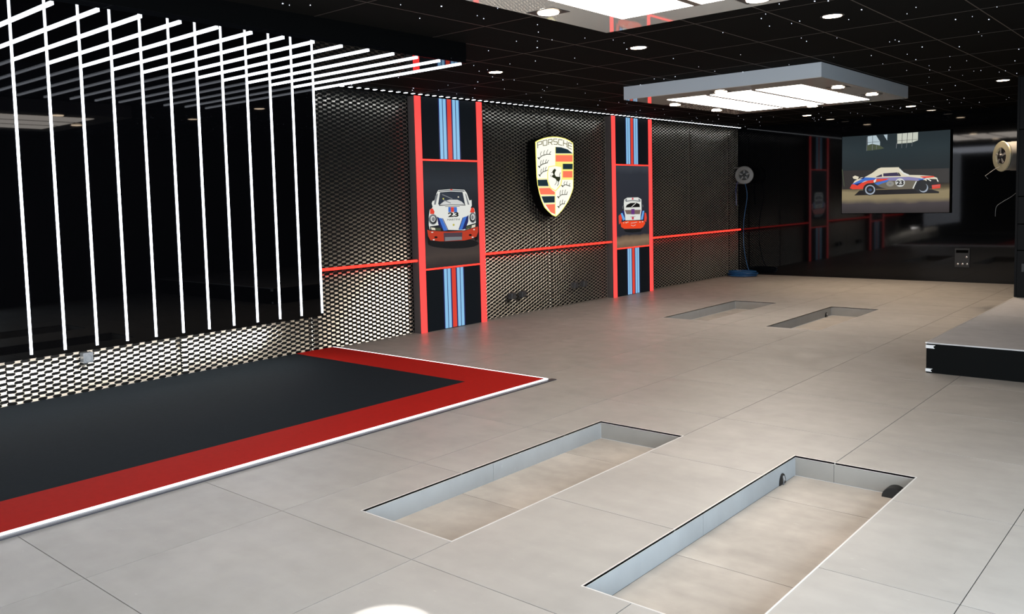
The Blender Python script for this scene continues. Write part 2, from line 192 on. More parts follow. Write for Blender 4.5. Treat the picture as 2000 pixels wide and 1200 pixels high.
ART['crest'] = [
 ('cwhite', ((-0.456,0.488),(-0.388,0.516),(-0.275,0.547),(-0.162,0.567),(-0.028,0.578),(0.108,0.577),(0.245,0.561),(0.364,0.532),(0.44,0.499),(0.444,0.365),(0.433,0.005),(0.423,-0.163),(0.385,-0.235),(0.317,-0.33),(0.234,-0.412),(0.132,-0.493),(0.052,-0.544),(-0.018,-0.577),(-0.104,-0.551),(-0.198,-0.496),(-0.281,-0.436),(-0.343,-0.343),(-0.395,-0.227),(-0.428,-0.112),(-0.446,0.002),(-0.453,0.23))),
 ('cyel', ((0.003,0.34),(0.451,0.35),(0.439,-0.044),(0.172,-0.044),(-0.003,0.159))),
 ('cdark', ((0.006,0.439),(0.147,0.437),(0.311,0.411),(0.439,0.354),(0.003,0.344))),
 ('cdark', ((0.18,0.194),(0.434,0.197),(0.427,0.115),(0.177,0.113))),
 ('cdark', ((-0.444,-0.045),(-0.218,-0.042),(-0.182,-0.137),(-0.434,-0.135))),
 ('cdark', ((-0.362,-0.285),(-0.038,-0.285),(-0.041,-0.379),(-0.302,-0.38))),
 ('cred', ((0.002,0.319),(0.434,0.328),(0.431,0.23),(-0.001,0.223))),
 ('cred', ((0.177,0.086),(0.422,0.088),(0.419,-0.01),(0.173,-0.01))),
 ('cred', ((-0.42,-0.164),(-0.153,-0.163),(-0.095,-0.199),(-0.036,-0.223),(-0.037,-0.262),(-0.381,-0.257))),
 ('cred', ((-0.27,-0.404),(-0.034,-0.403),(-0.039,-0.553),(-0.146,-0.52))),
 ('cyel', ((-0.453,-0.038),(-0.216,-0.035),(-0.216,-0.025),(-0.453,-0.028))),
 ('cyel', ((-0.435,-0.158),(-0.163,-0.159),(-0.163,-0.143),(-0.434,-0.141))),
 ('cyel', ((-0.375,-0.277),(-0.03,-0.278),(-0.03,-0.264),(-0.375,-0.263))),
 ('cyel', ((-0.298,-0.398),(-0.033,-0.397),(-0.034,-0.385),(-0.299,-0.386))),
 ('cyel', ((-0.036,-0.223),(-0.04,-0.577),(-0.024,-0.577),(-0.02,-0.223))),
 ('cyel', ((-0.004,0.439),(-0.013,0.159),(-0.001,0.159),(0.008,0.439))),
 ('cyel', ((-0.178,0.15),(-0.023,0.168),(0.162,0.154),(0.167,-0.02),(0.129,-0.126),(-0.016,-0.218),(-0.15,-0.172),(-0.213,-0.068),(-0.213,0.05))),
 ('cwhite', ((-0.163,0.14),(-0.024,0.157),(0.138,0.144),(0.14,-0.02),(0.105,-0.114),(-0.015,-0.2),(-0.13,-0.158),(-0.189,-0.062),(-0.192,0.05))),
 ('ink', ((-0.065,0.099),(-0.025,0.119),(0.011,0.099),(-0.02,0.069),(-0.031,0.039),(0.001,0.004),(0.062,-0.002),(0.105,0.004),(0.107,-0.034),(0.069,-0.077),(0.02,-0.056),(-0.02,-0.026),(-0.079,-0.011),(-0.102,0.013),(-0.058,0.033),(-0.09,0.069))),
 ('ink', ((0.108,-0.007),(0.095,0.03),(0.083,0.031),(0.096,-0.009))),
 ('ink', ((0.095,0.03),(0.12,0.063),(0.109,0.066),(0.083,0.031))),
 ('ink', ((0.043,-0.063),(0.053,-0.103),(0.067,-0.105),(0.057,-0.061))),
 ('ink', ((0.053,-0.103),(0.021,-0.132),(0.033,-0.136),(0.067,-0.105))),
 ('ink', ((0.014,-0.049),(-0.001,-0.091),(0.01,-0.093),(0.026,-0.051))),
 ('ink', ((-0.001,-0.091),(-0.038,-0.12),(-0.028,-0.124),(0.01,-0.093))),
 ('ink', ((-0.087,0.001),(-0.119,0.005),(-0.129,0.001),(-0.09,-0.006))),
 ('ink', ((-0.119,0.005),(-0.121,0.027),(-0.133,0.027),(-0.129,0.001))),
 ('ink', ((-0.079,0.072),(-0.119,0.06),(-0.114,0.053),(-0.074,0.066))),
 ('olive2', ((-0.417,0.409),(-0.42,0.493),(-0.435,0.492),(-0.432,0.409))),
 ('olive2', ((-0.426,0.488),(-0.324,0.506),(-0.327,0.515),(-0.429,0.497))),
 ('olive2', ((-0.333,0.511),(-0.335,0.47),(-0.319,0.47),(-0.318,0.511))),
 ('olive2', ((-0.329,0.474),(-0.425,0.457),(-0.422,0.449),(-0.325,0.465))),
 ('olive2', ((-0.3,0.513),(-0.203,0.532),(-0.206,0.54),(-0.304,0.522))),
 ('olive2', ((-0.212,0.536),(-0.211,0.459),(-0.195,0.46),(-0.197,0.536))),
 ('olive2', ((-0.204,0.464),(-0.298,0.454),(-0.296,0.445),(-0.202,0.455))),
 ('olive2', ((-0.289,0.45),(-0.294,0.518),(-0.31,0.517),(-0.304,0.449))),
 ('olive2', ((-0.16,0.466),(-0.161,0.54),(-0.177,0.539),(-0.176,0.465))),
 ('olive2', ((-0.168,0.535),(-0.077,0.544),(-0.079,0.553),(-0.17,0.544))),
 ('olive2', ((-0.086,0.548),(-0.086,0.506),(-0.07,0.507),(-0.07,0.549))),
 ('olive2', ((-0.078,0.511),(-0.167,0.503),(-0.166,0.494),(-0.077,0.502))),
 ('olive2', ((-0.127,0.499),(-0.079,0.465),(-0.067,0.472),(-0.115,0.506))),
 ('olive2', ((0.05,0.56),(-0.04,0.557),(-0.04,0.548),(0.05,0.551))),
 ('olive2', ((-0.048,0.552),(-0.048,0.514),(-0.032,0.515),(-0.032,0.553))),
 ('olive2', ((-0.04,0.51),(0.048,0.51),(0.049,0.52),(-0.039,0.519))),
 ('olive2', ((0.04,0.515),(0.035,0.476),(0.051,0.476),(0.057,0.515))),
 ('olive2', ((0.044,0.48),(-0.042,0.481),(-0.044,0.472),(0.042,0.471))),
 ('olive2', ((0.183,0.551),(0.085,0.557),(0.082,0.547),(0.18,0.541))),
 ('olive2', ((0.076,0.552),(0.065,0.477),(0.081,0.477),(0.092,0.552))),
 ('olive2', ((0.072,0.472),(0.171,0.463),(0.174,0.472),(0.075,0.481))),
 ('olive2', ((0.202,0.545),(0.189,0.46),(0.205,0.46),(0.218,0.545))),
 ('olive2', ((0.29,0.532),(0.277,0.443),(0.293,0.443),(0.306,0.532))),
 ('olive2', ((0.199,0.499),(0.287,0.482),(0.293,0.492),(0.205,0.508))),
 ('olive2', ((0.43,0.498),(0.336,0.52),(0.329,0.51),(0.423,0.489))),
 ('olive2', ((0.324,0.515),(0.307,0.436),(0.324,0.435),(0.341,0.515))),
 ('olive2', ((0.312,0.431),(0.408,0.41),(0.415,0.419),(0.319,0.44))),
 ('olive2', ((0.32,0.47),(0.413,0.45),(0.42,0.459),(0.327,0.479))),
 ('ink', ((-0.411,0.254),(-0.329,0.296),(-0.337,0.305),(-0.422,0.262))),
 ('ink', ((-0.329,0.296),(-0.214,0.322),(-0.217,0.332),(-0.337,0.305))),
 ('ink', ((-0.214,0.322),(-0.117,0.324),(-0.117,0.334),(-0.217,0.332))),
 ('ink', ((-0.439,0.272),(-0.402,0.245),(-0.386,0.254),(-0.423,0.281))),
 ('ink', ((-0.356,0.301),(-0.361,0.329),(-0.372,0.33),(-0.367,0.3))),
 ('ink', ((-0.361,0.329),(-0.335,0.361),(-0.345,0.364),(-0.372,0.33))),
 ('ink', ((-0.278,0.317),(-0.283,0.348),(-0.294,0.349),(-0.29,0.316))),
 ('ink', ((-0.283,0.348),(-0.257,0.379),(-0.267,0.382),(-0.294,0.349))),
 ('ink', ((-0.21,0.327),(-0.209,0.355),(-0.22,0.357),(-0.221,0.327))),
 ('ink', ((-0.209,0.355),(-0.179,0.393),(-0.189,0.396),(-0.22,0.357))),
 ('ink', ((-0.141,0.331),(-0.135,0.35),(-0.145,0.354),(-0.152,0.332))),
 ('ink', ((-0.135,0.35),(-0.108,0.368),(-0.116,0.373),(-0.145,0.354))),
 ('ink', ((-0.404,0.132),(-0.333,0.173),(-0.341,0.183),(-0.415,0.14))),
 ('ink', ((-0.333,0.173),(-0.194,0.201),(-0.198,0.211),(-0.341,0.183))),
 ('ink', ((-0.432,0.15),(-0.395,0.123),(-0.378,0.131),(-0.416,0.159))),
 ('ink', ((-0.36,0.166),(-0.365,0.2),(-0.376,0.201),(-0.372,0.165))),
 ('ink', ((-0.365,0.2),(-0.345,0.235),(-0.356,0.237),(-0.376,0.201))),
 ('ink', ((-0.312,0.184),(-0.307,0.219),(-0.318,0.22),(-0.323,0.184))),
 ('ink', ((-0.307,0.219),(-0.287,0.245),(-0.297,0.248),(-0.318,0.22))),
 ('ink', ((-0.243,0.197),(-0.241,0.223),(-0.252,0.225),(-0.255,0.197))),
 ('ink', ((-0.241,0.223),(-0.217,0.251),(-0.227,0.254),(-0.252,0.225))),
 ('ink', ((-0.198,0.205),(-0.19,0.223),(-0.2,0.226),(-0.21,0.207))),
 ('ink', ((-0.19,0.223),(-0.165,0.239),(-0.174,0.244),(-0.2,0.226))),
 ('ink', ((-0.398,0.01),(-0.317,0.063),(-0.326,0.071),(-0.41,0.017))),
 ('ink', ((-0.317,0.063),(-0.197,0.092),(-0.203,0.102),(-0.326,0.071))),
 ('ink', ((-0.427,0.028),(-0.39,0.0),(-0.373,0.009),(-0.41,0.037))),
 ('ink', ((-0.359,0.044),(-0.363,0.078),(-0.375,0.079),(-0.37,0.043))),
 ('ink', ((-0.363,0.078),(-0.343,0.112),(-0.354,0.115),(-0.375,0.079))),
 ('ink', ((-0.306,0.067),(-0.305,0.102),(-0.316,0.103),(-0.318,0.067))),
 ('ink', ((-0.305,0.102),(-0.29,0.131),(-0.302,0.133),(-0.316,0.103))),
 ('ink', ((-0.257,0.085),(-0.252,0.113),(-0.263,0.115),(-0.268,0.085))),
 ('ink', ((-0.252,0.113),(-0.226,0.143),(-0.237,0.146),(-0.263,0.115))),
 ('ink', ((0.149,-0.148),(0.232,-0.122),(0.232,-0.111),(0.14,-0.138))),
 ('ink', ((0.232,-0.122),(0.353,-0.147),(0.359,-0.136),(0.232,-0.111))),
 ('ink', ((0.12,-0.128),(0.16,-0.157),(0.178,-0.149),(0.138,-0.119))),
 ('ink', ((0.207,-0.122),(0.201,-0.093),(0.189,-0.092),(0.195,-0.123))),
 ('ink', ((0.201,-0.093),(0.228,-0.07),(0.218,-0.066),(0.189,-0.092))),
 ('ink', ((0.269,-0.117),(0.27,-0.087),(0.258,-0.086),(0.257,-0.117))),
 ('ink', ((0.27,-0.087),(0.281,-0.069),(0.269,-0.067),(0.258,-0.086))),
 ('ink', ((0.331,-0.132),(0.337,-0.113),(0.326,-0.109),(0.319,-0.131))),
 ('ink', ((0.337,-0.113),(0.361,-0.102),(0.353,-0.096),(0.326,-0.109))),
 ('ink', ((0.043,-0.312),(0.127,-0.272),(0.121,-0.262),(0.032,-0.304))),
 ('ink', ((0.127,-0.272),(0.269,-0.268),(0.268,-0.257),(0.121,-0.262))),
 ('ink', ((0.013,-0.293),(0.053,-0.322),(0.07,-0.314),(0.031,-0.285))),
 ('ink', ((0.093,-0.273),(0.095,-0.237),(0.083,-0.236),(0.081,-0.273))),
 ('ink', ((0.095,-0.237),(0.112,-0.202),(0.1,-0.2),(0.083,-0.236))),
 ('ink', ((0.151,-0.261),(0.152,-0.226),(0.14,-0.225),(0.139,-0.261))),
 ('ink', ((0.152,-0.226),(0.167,-0.196),(0.155,-0.194),(0.14,-0.225))),
 ('ink', ((0.213,-0.256),(0.218,-0.226),(0.206,-0.225),(0.2,-0.256))),
 ('ink', ((0.218,-0.226),(0.235,-0.193),(0.223,-0.191),(0.206,-0.225))),
 ('ink', ((0.264,-0.263),(0.271,-0.239),(0.259,-0.237),(0.252,-0.262))),
 ('ink', ((0.271,-0.239),(0.286,-0.222),(0.275,-0.219),(0.259,-0.237))),
 ('ink', ((0.043,-0.456),(0.124,-0.411),(0.115,-0.401),(0.031,-0.448))),
 ('ink', ((0.124,-0.411),(0.207,-0.407),(0.205,-0.396),(0.115,-0.401))),
 ('ink', ((0.013,-0.437),(0.052,-0.467),(0.07,-0.459),(0.03,-0.429))),
 ('ink', ((0.089,-0.417),(0.086,-0.382),(0.074,-0.38),(0.077,-0.417))),
 ('ink', ((0.086,-0.382),(0.107,-0.353),(0.095,-0.35),(0.074,-0.38))),
 ('ink', ((0.146,-0.404),(0.147,-0.371),(0.135,-0.37),(0.134,-0.404))),
 ('ink', ((0.147,-0.371),(0.163,-0.341),(0.151,-0.339),(0.135,-0.37))),
 ('ink', ((0.198,-0.402),(0.202,-0.378),(0.191,-0.376),(0.186,-0.401))),
 ('ink', ((0.202,-0.378),(0.219,-0.361),(0.208,-0.357),(0.191,-0.376))),
]
CREST_OUTLINE = [(-0.473, 0.498), (-0.402, 0.526), (-0.285, 0.558), (-0.168, 0.578), (-0.029, 0.59), (0.111, 0.589), (0.254, 0.573), (0.377, 0.543), (0.456, 0.509), (0.46, 0.373), (0.449, 0.005), (0.439, -0.167), (0.399, -0.24), (0.329, -0.337), (0.243, -0.421), (0.137, -0.503), (0.054, -0.555), (-0.018, -0.589), (-0.107, -0.563), (-0.204, -0.506), (-0.29, -0.445), (-0.355, -0.349), (-0.409, -0.231), (-0.443, -0.114), (-0.462, 0.002), (-0.469, 0.234)]

H = 3.005            # ceiling
YB = 16.80           # back wall
YF, XR = -2.6, 9.6

# ------------------------------------------------------------------ materials
def s2l(c):
    return tuple(((v/255)/12.92 if v/255 <= 0.04045 else ((v/255+0.055)/1.055)**2.4) for v in c)
MATS = {}
def mat(name, rgb, rough=0.5, metal=0.0, emit=None, es=0.0, ior=1.45, noise=None, bump=None):
    if name in MATS: return MATS[name]
    m = bpy.data.materials.new(name); m.use_nodes = True; nt = m.node_tree
    b = nt.nodes['Principled BSDF']
    c = s2l(rgb)
    b.inputs['Base Color'].default_value = (*c, 1)
    b.inputs['Roughness'].default_value = rough
    b.inputs['Metallic'].default_value = metal
    b.inputs['IOR'].default_value = ior
    if emit:
        b.inputs['Emission Color'].default_value = (*s2l(emit), 1)
        b.inputs['Emission Strength'].default_value = es
    if noise:   # (scale, amount): soft mottling of the colour
        tc = nt.nodes.new('ShaderNodeTexCoord'); n = nt.nodes.new('ShaderNodeTexNoise')
        n.inputs['Scale'].default_value = noise[0]; n.inputs['Detail'].default_value = 6
        r = nt.nodes.new('ShaderNodeMapRange')
        r.inputs['From Min'].default_value = 0.3; r.inputs['From Max'].default_value = 0.7
        r.inputs['To Min'].default_value = 1-noise[1]; r.inputs['To Max'].default_value = 1+noise[1]
        mx = nt.nodes.new('ShaderNodeMix'); mx.data_type = 'RGBA'; mx.blend_type = 'MULTIPLY'
        mx.inputs['Factor'].default_value = 1
        mx.inputs[6].default_value = (*c, 1)
        nt.links.new(tc.outputs['Object'], n.inputs['Vector'])
        nt.links.new(n.outputs['Fac'], r.inputs['Value'])
        nt.links.new(r.outputs['Result'], mx.inputs[7])
        nt.links.new(mx.outputs[2], b.inputs['Base Color'])
    if bump:
        tc = nt.nodes.new('ShaderNodeTexCoord'); n = nt.nodes.new('ShaderNodeTexNoise')
        n.inputs['Scale'].default_value = bump[0]; n.inputs['Detail'].default_value = 4
        bp = nt.nodes.new('ShaderNodeBump'); bp.inputs['Strength'].default_value = bump[1]; bp.inputs['Distance'].default_value = 0.002
        nt.links.new(tc.outputs['Object'], n.inputs['Vector'])
        nt.links.new(n.outputs['Fac'], bp.inputs['Height']); nt.links.new(bp.outputs['Normal'], b.inputs['Normal'])
    MATS[name] = m
    return m

def tile_mat(name, rgb, rough, amount=0.07):
    """matt porcelain stoneware: concrete look with clouds, faint streaks and small pale scuffs, world aligned"""
    m = mat(name, rgb, rough); nt = m.node_tree; b = nt.nodes['Principled BSDF']; L = nt.links.new
    geo = nt.nodes.new('ShaderNodeNewGeometry'); inf = nt.nodes.new('ShaderNodeObjectInfo')
    off = nt.nodes.new('ShaderNodeVectorMath'); off.operation = 'SCALE'; off.inputs['Scale'].default_value = 9.0
    comb = nt.nodes.new('ShaderNodeCombineXYZ')
    L(inf.outputs['Random'], comb.inputs[0]); L(inf.outputs['Random'], comb.inputs[1]); L(comb.outputs[0], off.inputs[0])
    add = nt.nodes.new('ShaderNodeVectorMath'); add.operation = 'ADD'
    L(geo.outputs['Position'], add.inputs[0]); L(off.outputs[0], add.inputs[1])
    def noise(scale, det, stretch=None):
        n = nt.nodes.new('ShaderNodeTexNoise'); n.inputs['Scale'].default_value = scale; n.inputs['Detail'].default_value = det
        src = add.outputs[0]
        if stretch:
            mp = nt.nodes.new('ShaderNodeMapping'); mp.inputs['Scale'].default_value = stretch; L(src, mp.inputs['Vector']); src = mp.outputs[0]
        L(src, n.inputs['Vector']); return n.outputs['Fac']
    def rng(v, a, bb, c, d):
        r = nt.nodes.new('ShaderNodeMapRange'); r.inputs['From Min'].default_value = a; r.inputs['From Max'].default_value = bb
        r.inputs['To Min'].default_value = c; r.inputs['To Max'].default_value = d; L(v, r.inputs['Value']); return r.outputs['Result']
    def mul(a, bb):
        x = nt.nodes.new('ShaderNodeMath'); x.operation = 'MULTIPLY'
        L(a, x.inputs[0]); L(bb, x.inputs[1]); return x.outputs[0]
    v = mul(rng(noise(1.6, 8), 0.3, 0.7, 1-amount, 1+amount), rng(noise(9, 6), 0.3, 0.7, 1-amount*0.5, 1+amount*0.5))
    v = mul(v, rng(noise(1.2, 5, (1, 7, 1)), 0.35, 0.7, 1-amount*0.4, 1+amount*0.4))
    v = mul(v, rng(noise(14, 3, (1, 3.5, 1)), 0.70, 0.76, 1.0, 1.16))
    v = mul(v, rng(inf.outputs['Random'], 0, 1, 0.988, 1.01))
    mx = nt.nodes.new('ShaderNodeMix'); mx.data_type = 'RGBA'; mx.blend_type = 'MULTIPLY'; mx.inputs['Factor'].default_value = 1
    mx.inputs[6].default_value = (*s2l(rgb), 1); L(v, mx.inputs[7]); L(mx.outputs[2], b.inputs['Base Color'])
    L(rng(noise(5, 5), 0.3, 0.7, rough-0.07, rough+0.07), b.inputs['Roughness'])
    return m

def print_mat(name, rgb, k=1.0):
    """backlit printed film"""
    return mat('print_'+name, tuple(v*0.25 for v in rgb), 0.35, emit=rgb, es=0.92*k)

def ramp_mat(name, stops, k=0.9, patch=None):
    """flat backlit print whose colour runs from bottom (0) to top (1)"""
    m = bpy.data.materials.new(name); m.use_nodes = True; nt = m.node_tree; b = nt.nodes['Principled BSDF']
    tc = nt.nodes.new('ShaderNodeTexCoord'); sp = nt.nodes.new('ShaderNodeSeparateXYZ'); cr = nt.nodes.new('ShaderNodeValToRGB')
    n = nt.nodes.new('ShaderNodeTexNoise'); n.inputs['Scale'].default_value = 5
    ma = nt.nodes.new('ShaderNodeMath'); ma.operation = 'MULTIPLY_ADD'; ma.inputs[1].default_value = 0.06
    nt.links.new(tc.outputs['Generated'], sp.inputs[0]); nt.links.new(tc.outputs['Generated'], n.inputs['Vector'])
    nt.links.new(n.outputs['Fac'], ma.inputs[0]); nt.links.new(sp.outputs['Z'], ma.inputs[2])
    nt.links.new(ma.outputs[0], cr.inputs[0])
    el = cr.color_ramp.elements
    while len(el) < len(stops): el.new(0.5)
    for e, (p, c) in zip(el, stops): e.position = min(1, p+0.03); e.color = (*s2l(c), 1)
    b.inputs['Base Color'].default_value = (0.01, 0.01, 0.012, 1); b.inputs['Roughness'].default_value = 0.5; b.inputs['IOR'].default_value = 1.15
    nt.links.new(cr.outputs[0], b.inputs['Emission Color']); b.inputs['Emission Strength'].default_value = k
    return m

TILE = tile_mat('porcelain_tile', (152, 147, 141), 0.42)
TILE_PIT = tile_mat('porcelain_tile_pit', (156, 148, 139), 0.5, 0.16)
TILE_SIDE_SHADE = tile_mat('porcelain_tile_side_shade', (140, 140, 139), 0.55)  # floor tile darkened: shade on the pit's long walls put into the colour
TILE_END_SHADE = tile_mat('porcelain_tile_end_shade', (128, 124, 118), 0.55)  # darker again: deeper shade on the pit's end walls put into the colour
TILE_TOP_LIT = tile_mat('porcelain_tile_platform_lit', (176, 173, 172), 0.40)  # same tile as the floor, lightened: daylight on the platform put into the colour
GROUT = mat('grout', (62, 58, 54), 0.9)
TRIMW = mat('pale_edge_trim', (205, 200, 195), 0.35, 0.3)
CEIL = mat('ceiling_tile_black', (19, 18, 16), 0.9, bump=(60, 0.25), ior=1.1)
GRID = mat('ceiling_grid', (58, 50, 44), 0.5)
LACQ = mat('black_lacquer', (6, 6, 7), 0.015, ior=1.5, bump=(1.2, 0.10))
BACKG = mat('black_gloss_wall', (8, 9, 11), 0.04, ior=1.36, bump=(0.8, 0.03))
LACQP = mat('black_panel_lacquer', (4, 4, 5), 0.02, ior=1.3, bump=(1.2, 0.05))
MATTBK = mat('matt_black', (4, 4, 4), 0.9, ior=1.1)
SATIN = mat('satin_black', (20, 21, 22), 0.45)
STEEL = mat('galvanised_mesh', (214, 207, 195), 0.29, 1.0)
DARKWALL = mat('dark_backing', (14, 13, 12), 0.8)
LEDW = mat('led_white', (255, 255, 255), 0.4, emit=(236, 242, 255), es=5.5)
LEDW2 = mat('led_diode', (255, 255, 255), 0.4, emit=(240, 246, 255), es=5.0)
LEDR = mat('led_red', (160, 20, 20), 0.4, emit=(255, 60, 57), es=1.9)
LEDR2 = mat('led_red_strip', (160, 20, 20), 0.4, emit=(255, 48, 36), es=2.5)
PANEL = mat('light_panel', (255, 255, 255), 0.4, emit=(255, 244, 232), es=9.5)
SPOT = mat('spot_lens', (255, 255, 255), 0.4, emit=(255, 228, 196), es=30.0)
SPOTD = mat('spot_lens_dim', (255, 255, 255), 0.4, emit=(255, 236, 215), es=1.2)
STAR = mat('star_point', (255, 255, 255), 0.4, emit=(225, 232, 255), es=0.9)
BOXG = mat('grey_lacquer', (178, 180, 182), 0.4, ior=1.5)
BOXU = mat('grey_mirror_lacquer', (192, 182, 170), 0.02, ior=1.6)
MATGREY = mat('mat_charcoal', (30, 35, 39), 0.85, ior=1.1, noise=(30, 0.06))
MATRED = mat('mat_red', (160, 26, 19), 0.8, ior=1.15, noise=(30, 0.05))
PLASTG = mat('socket_grey', (92, 96, 100), 0.4)
PLASTD = mat('socket_dark', (60, 58, 58), 0.4)
CREAMP = mat('reel_cream', (138, 132, 108), 0.4)
GREYP = mat('reel_grey', (110, 107, 102), 0.4)
RUBBER = mat('rubber_black', (12, 12, 12), 0.5)
HOSEB = mat('hose_blue', (32, 78, 122), 0.35)
HOSEG = mat('hose_grey', (90, 92, 92), 0.4)
TAPE = mat('white_tape', (205, 205, 205), 0.6)

# ------------------------------------------------------------------ helpers
class MB:
    def __init__(self): self.v = []; self.f = []; self.mi = []
    def face(self, pts, m=0):
        n = len(self.v); self.v += [tuple(p) for p in pts]; self.f.append(tuple(range(n, n+len(pts)))); self.mi.append(m); return self
    def box(self, x0, x1, y0, y1, z0, z1, m=0):
        n = len(self.v)
        self.v += [(x0,y0,z0),(x1,y0,z0),(x1,y1,z0),(x0,y1,z0),(x0,y0,z1),(x1,y0,z1),(x1,y1,z1),(x0,y1,z1)]
        for q in ((0,3,2,1),(4,5,6,7),(0,1,5,4),(1,2,6,5),(2,3,7,6),(3,0,4,7)):
            self.f.append(tuple(n+i for i in q)); self.mi.append(m)
        return self
    def prism(self, pts, d, m=0):
        """closed polygon of 3-D points swept by vector d"""
        n = len(self.v); k = len(pts)
        self.v += [tuple(p) for p in pts] + [(p[0]+d[0], p[1]+d[1], p[2]+d[2]) for p in pts]
        self.f.append(tuple(range(n, n+k))[::-1]); self.f.append(tuple(range(n+k, n+2*k)))
        for i in range(k):
            j = (i+1) % k; self.f.append((n+i, n+j, n+k+j, n+k+i))
        self.mi += [m]*(k+2); return self
    def lathe(self, prof, c=(0,0,0), ax=(0,0,1), n=28, m=0):
        """prof: (radius, height) along axis ax from c"""
        a = Vector(ax).normalized(); u = a.orthogonal().normalized(); w_ = a.cross(u); c = Vector(c); b = len(self.v)
        for r, h in prof:
            for i in range(n):
                t = 2*PI*i/n; self.v.append(tuple(c + a*h + (u*math.cos(t)+w_*math.sin(t))*r))
        for k in range(len(prof)-1):
            for i in range(n):
                j = (i+1) % n; self.f.append((b+k*n+i, b+k*n+j, b+(k+1)*n+j, b+(k+1)*n+i)); self.mi.append(m)
        self.f.append(tuple(b+i for i in range(n))[::-1]); self.mi.append(m)
        e = b+(len(prof)-1)*n; self.f.append(tuple(e+i for i in range(n))); self.mi.append(m)
        return self
    def tube(self, pts, r, n=8, m=0):
        pts = [Vector(p) for p in pts]; b = len(self.v)
        for k, p in enumerate(pts):
            d = (pts[min(k+1, len(pts)-1)] - pts[max(k-1, 0)]).normalized()
            u = d.cross(Vector((0.13, 0.21, 0.97))).normalized(); w_ = d.cross(u)
            for i in range(n):
                t = 2*PI*i/n; self.v.append(tuple(p+(u*math.cos(t)+w_*math.sin(t))*r))
        for k in range(len(pts)-1):
            for i in range(n):
                j = (i+1) % n; self.f.append((b+k*n+i, b+k*n+j, b+(k+1)*n+j, b+(k+1)*n+i)); self.mi.append(m)
        self.f.append(tuple(b+i for i in range(n))[::-1]); e = b+(len(pts)-1)*n; self.f.append(tuple(e+i for i in range(n))); self.mi += [m, m]
        return self
    def build(self, name, mats, parent=None, smooth=False, bevel=0, loc=None):
        me = bpy.data.meshes.new(name); v = self.v
        if loc is not None: v = [(a-loc[0], b-loc[1], c-loc[2]) for a, b, c in v]
        me.from_pydata(v, [], self.f)
        if not isinstance(mats, (list, tuple)): mats = [mats]
        for m in mats: me.materials.append(m)
        me.polygons.foreach_set('material_index', self.mi)
        if smooth: me.polygons.foreach_set('use_smooth', [True]*len(self.f))
        me.update()
        o = bpy.data.objects.new(name, me); COL.objects.link(o)
        if loc is not None: o.location = loc
        if bevel:
            bm = bmesh.new(); bm.from_mesh(me); bmesh.ops.bevel(bm, geom=bm.edges[:], offset=bevel, segments=1, affect='EDGES'); bm.to_mesh(me); bm.free()
        if smooth:
            try: me.set_sharp_from_angle(angle=0.7)
            except Exception: pass
        if parent:
            o.parent = parent
            o.location = (Vector(loc) if loc is not None else Vector((0, 0, 0))) - world_loc(parent)
        return o
def world_loc(o):
    p = Vector((0, 0, 0))
    while o: p += o.location; o = o.parent
    return p
def tag(o, label=None, cat=None, group=None, kind=None):
    if label: o['label'] = label
    if cat: o['category'] = cat
    if group: o['group'] = group
    if kind: o['kind'] = kind
    return o
def thing(name, label, cat, loc=(0,0,0), group=None):
    o = bpy.data.objects.new(name, None); COL.objects.link(o); o.location = loc; o.empty_display_size = 0.1
    return tag(o, label, cat, group)
def struct(o): o['kind'] = 'structure'; return o
def copyto(o, parent, dloc=None):
    c = o.copy(); COL.objects.link(c); c.parent = parent
    if dloc is not None: c.location = dloc
    return c
def copy_tree(root, loc, label):
    r = root.copy(); COL.objects.link(r); r.location = loc; r['label'] = label
    for ch in list(root.children):
        c = ch.copy(); COL.objects.link(c); c.parent = r
        for g in ch.children:
            d = g.copy(); COL.objects.link(d); d.parent = c
    return r
def text_obj(s, size, name, material, parent, origin, ax, width=None, height=None, bold=0.0):
    """flat lettering in a vertical plane: ax 'y' reads along +y on the plane x=const, 'x' reads along +x on y=const"""
    cu = bpy.data.curves.new(name, 'FONT'); cu.body = s; cu.size = size; cu.align_x = 'CENTER'; cu.align_y = 'CENTER'; cu.offset = bold
    tmp = bpy.data.objects.new(name, cu); COL.objects.link(tmp)
    bpy.context.view_layer.update()
    me = bpy.data.meshes.new_from_object(tmp); bpy.data.objects.remove(tmp)
    xs = [v.co.x for v in me.vertices]; ys = [v.co.y for v in me.vertices]
    sx = width/(max(xs)-min(xs)) if width else 1; sy = height/(max(ys)-min(ys)) if height else 1
    cx, cy = (max(xs)+min(xs))/2, (max(ys)+min(ys))/2
    for v in me.vertices:
        a, b = (v.co.x-cx)*sx, (v.co.y-cy)*sy
        v.co = (origin[0], origin[1]+a, origin[2]+b) if ax == 'y' else (origin[0]+a, origin[1], origin[2]+b)
    me.materials.clear(); me.materials.append(material)
    o = bpy.data.objects.new(name, me); COL.objects.link(o); o.parent = parent; o.location = -world_loc(parent)
    return o

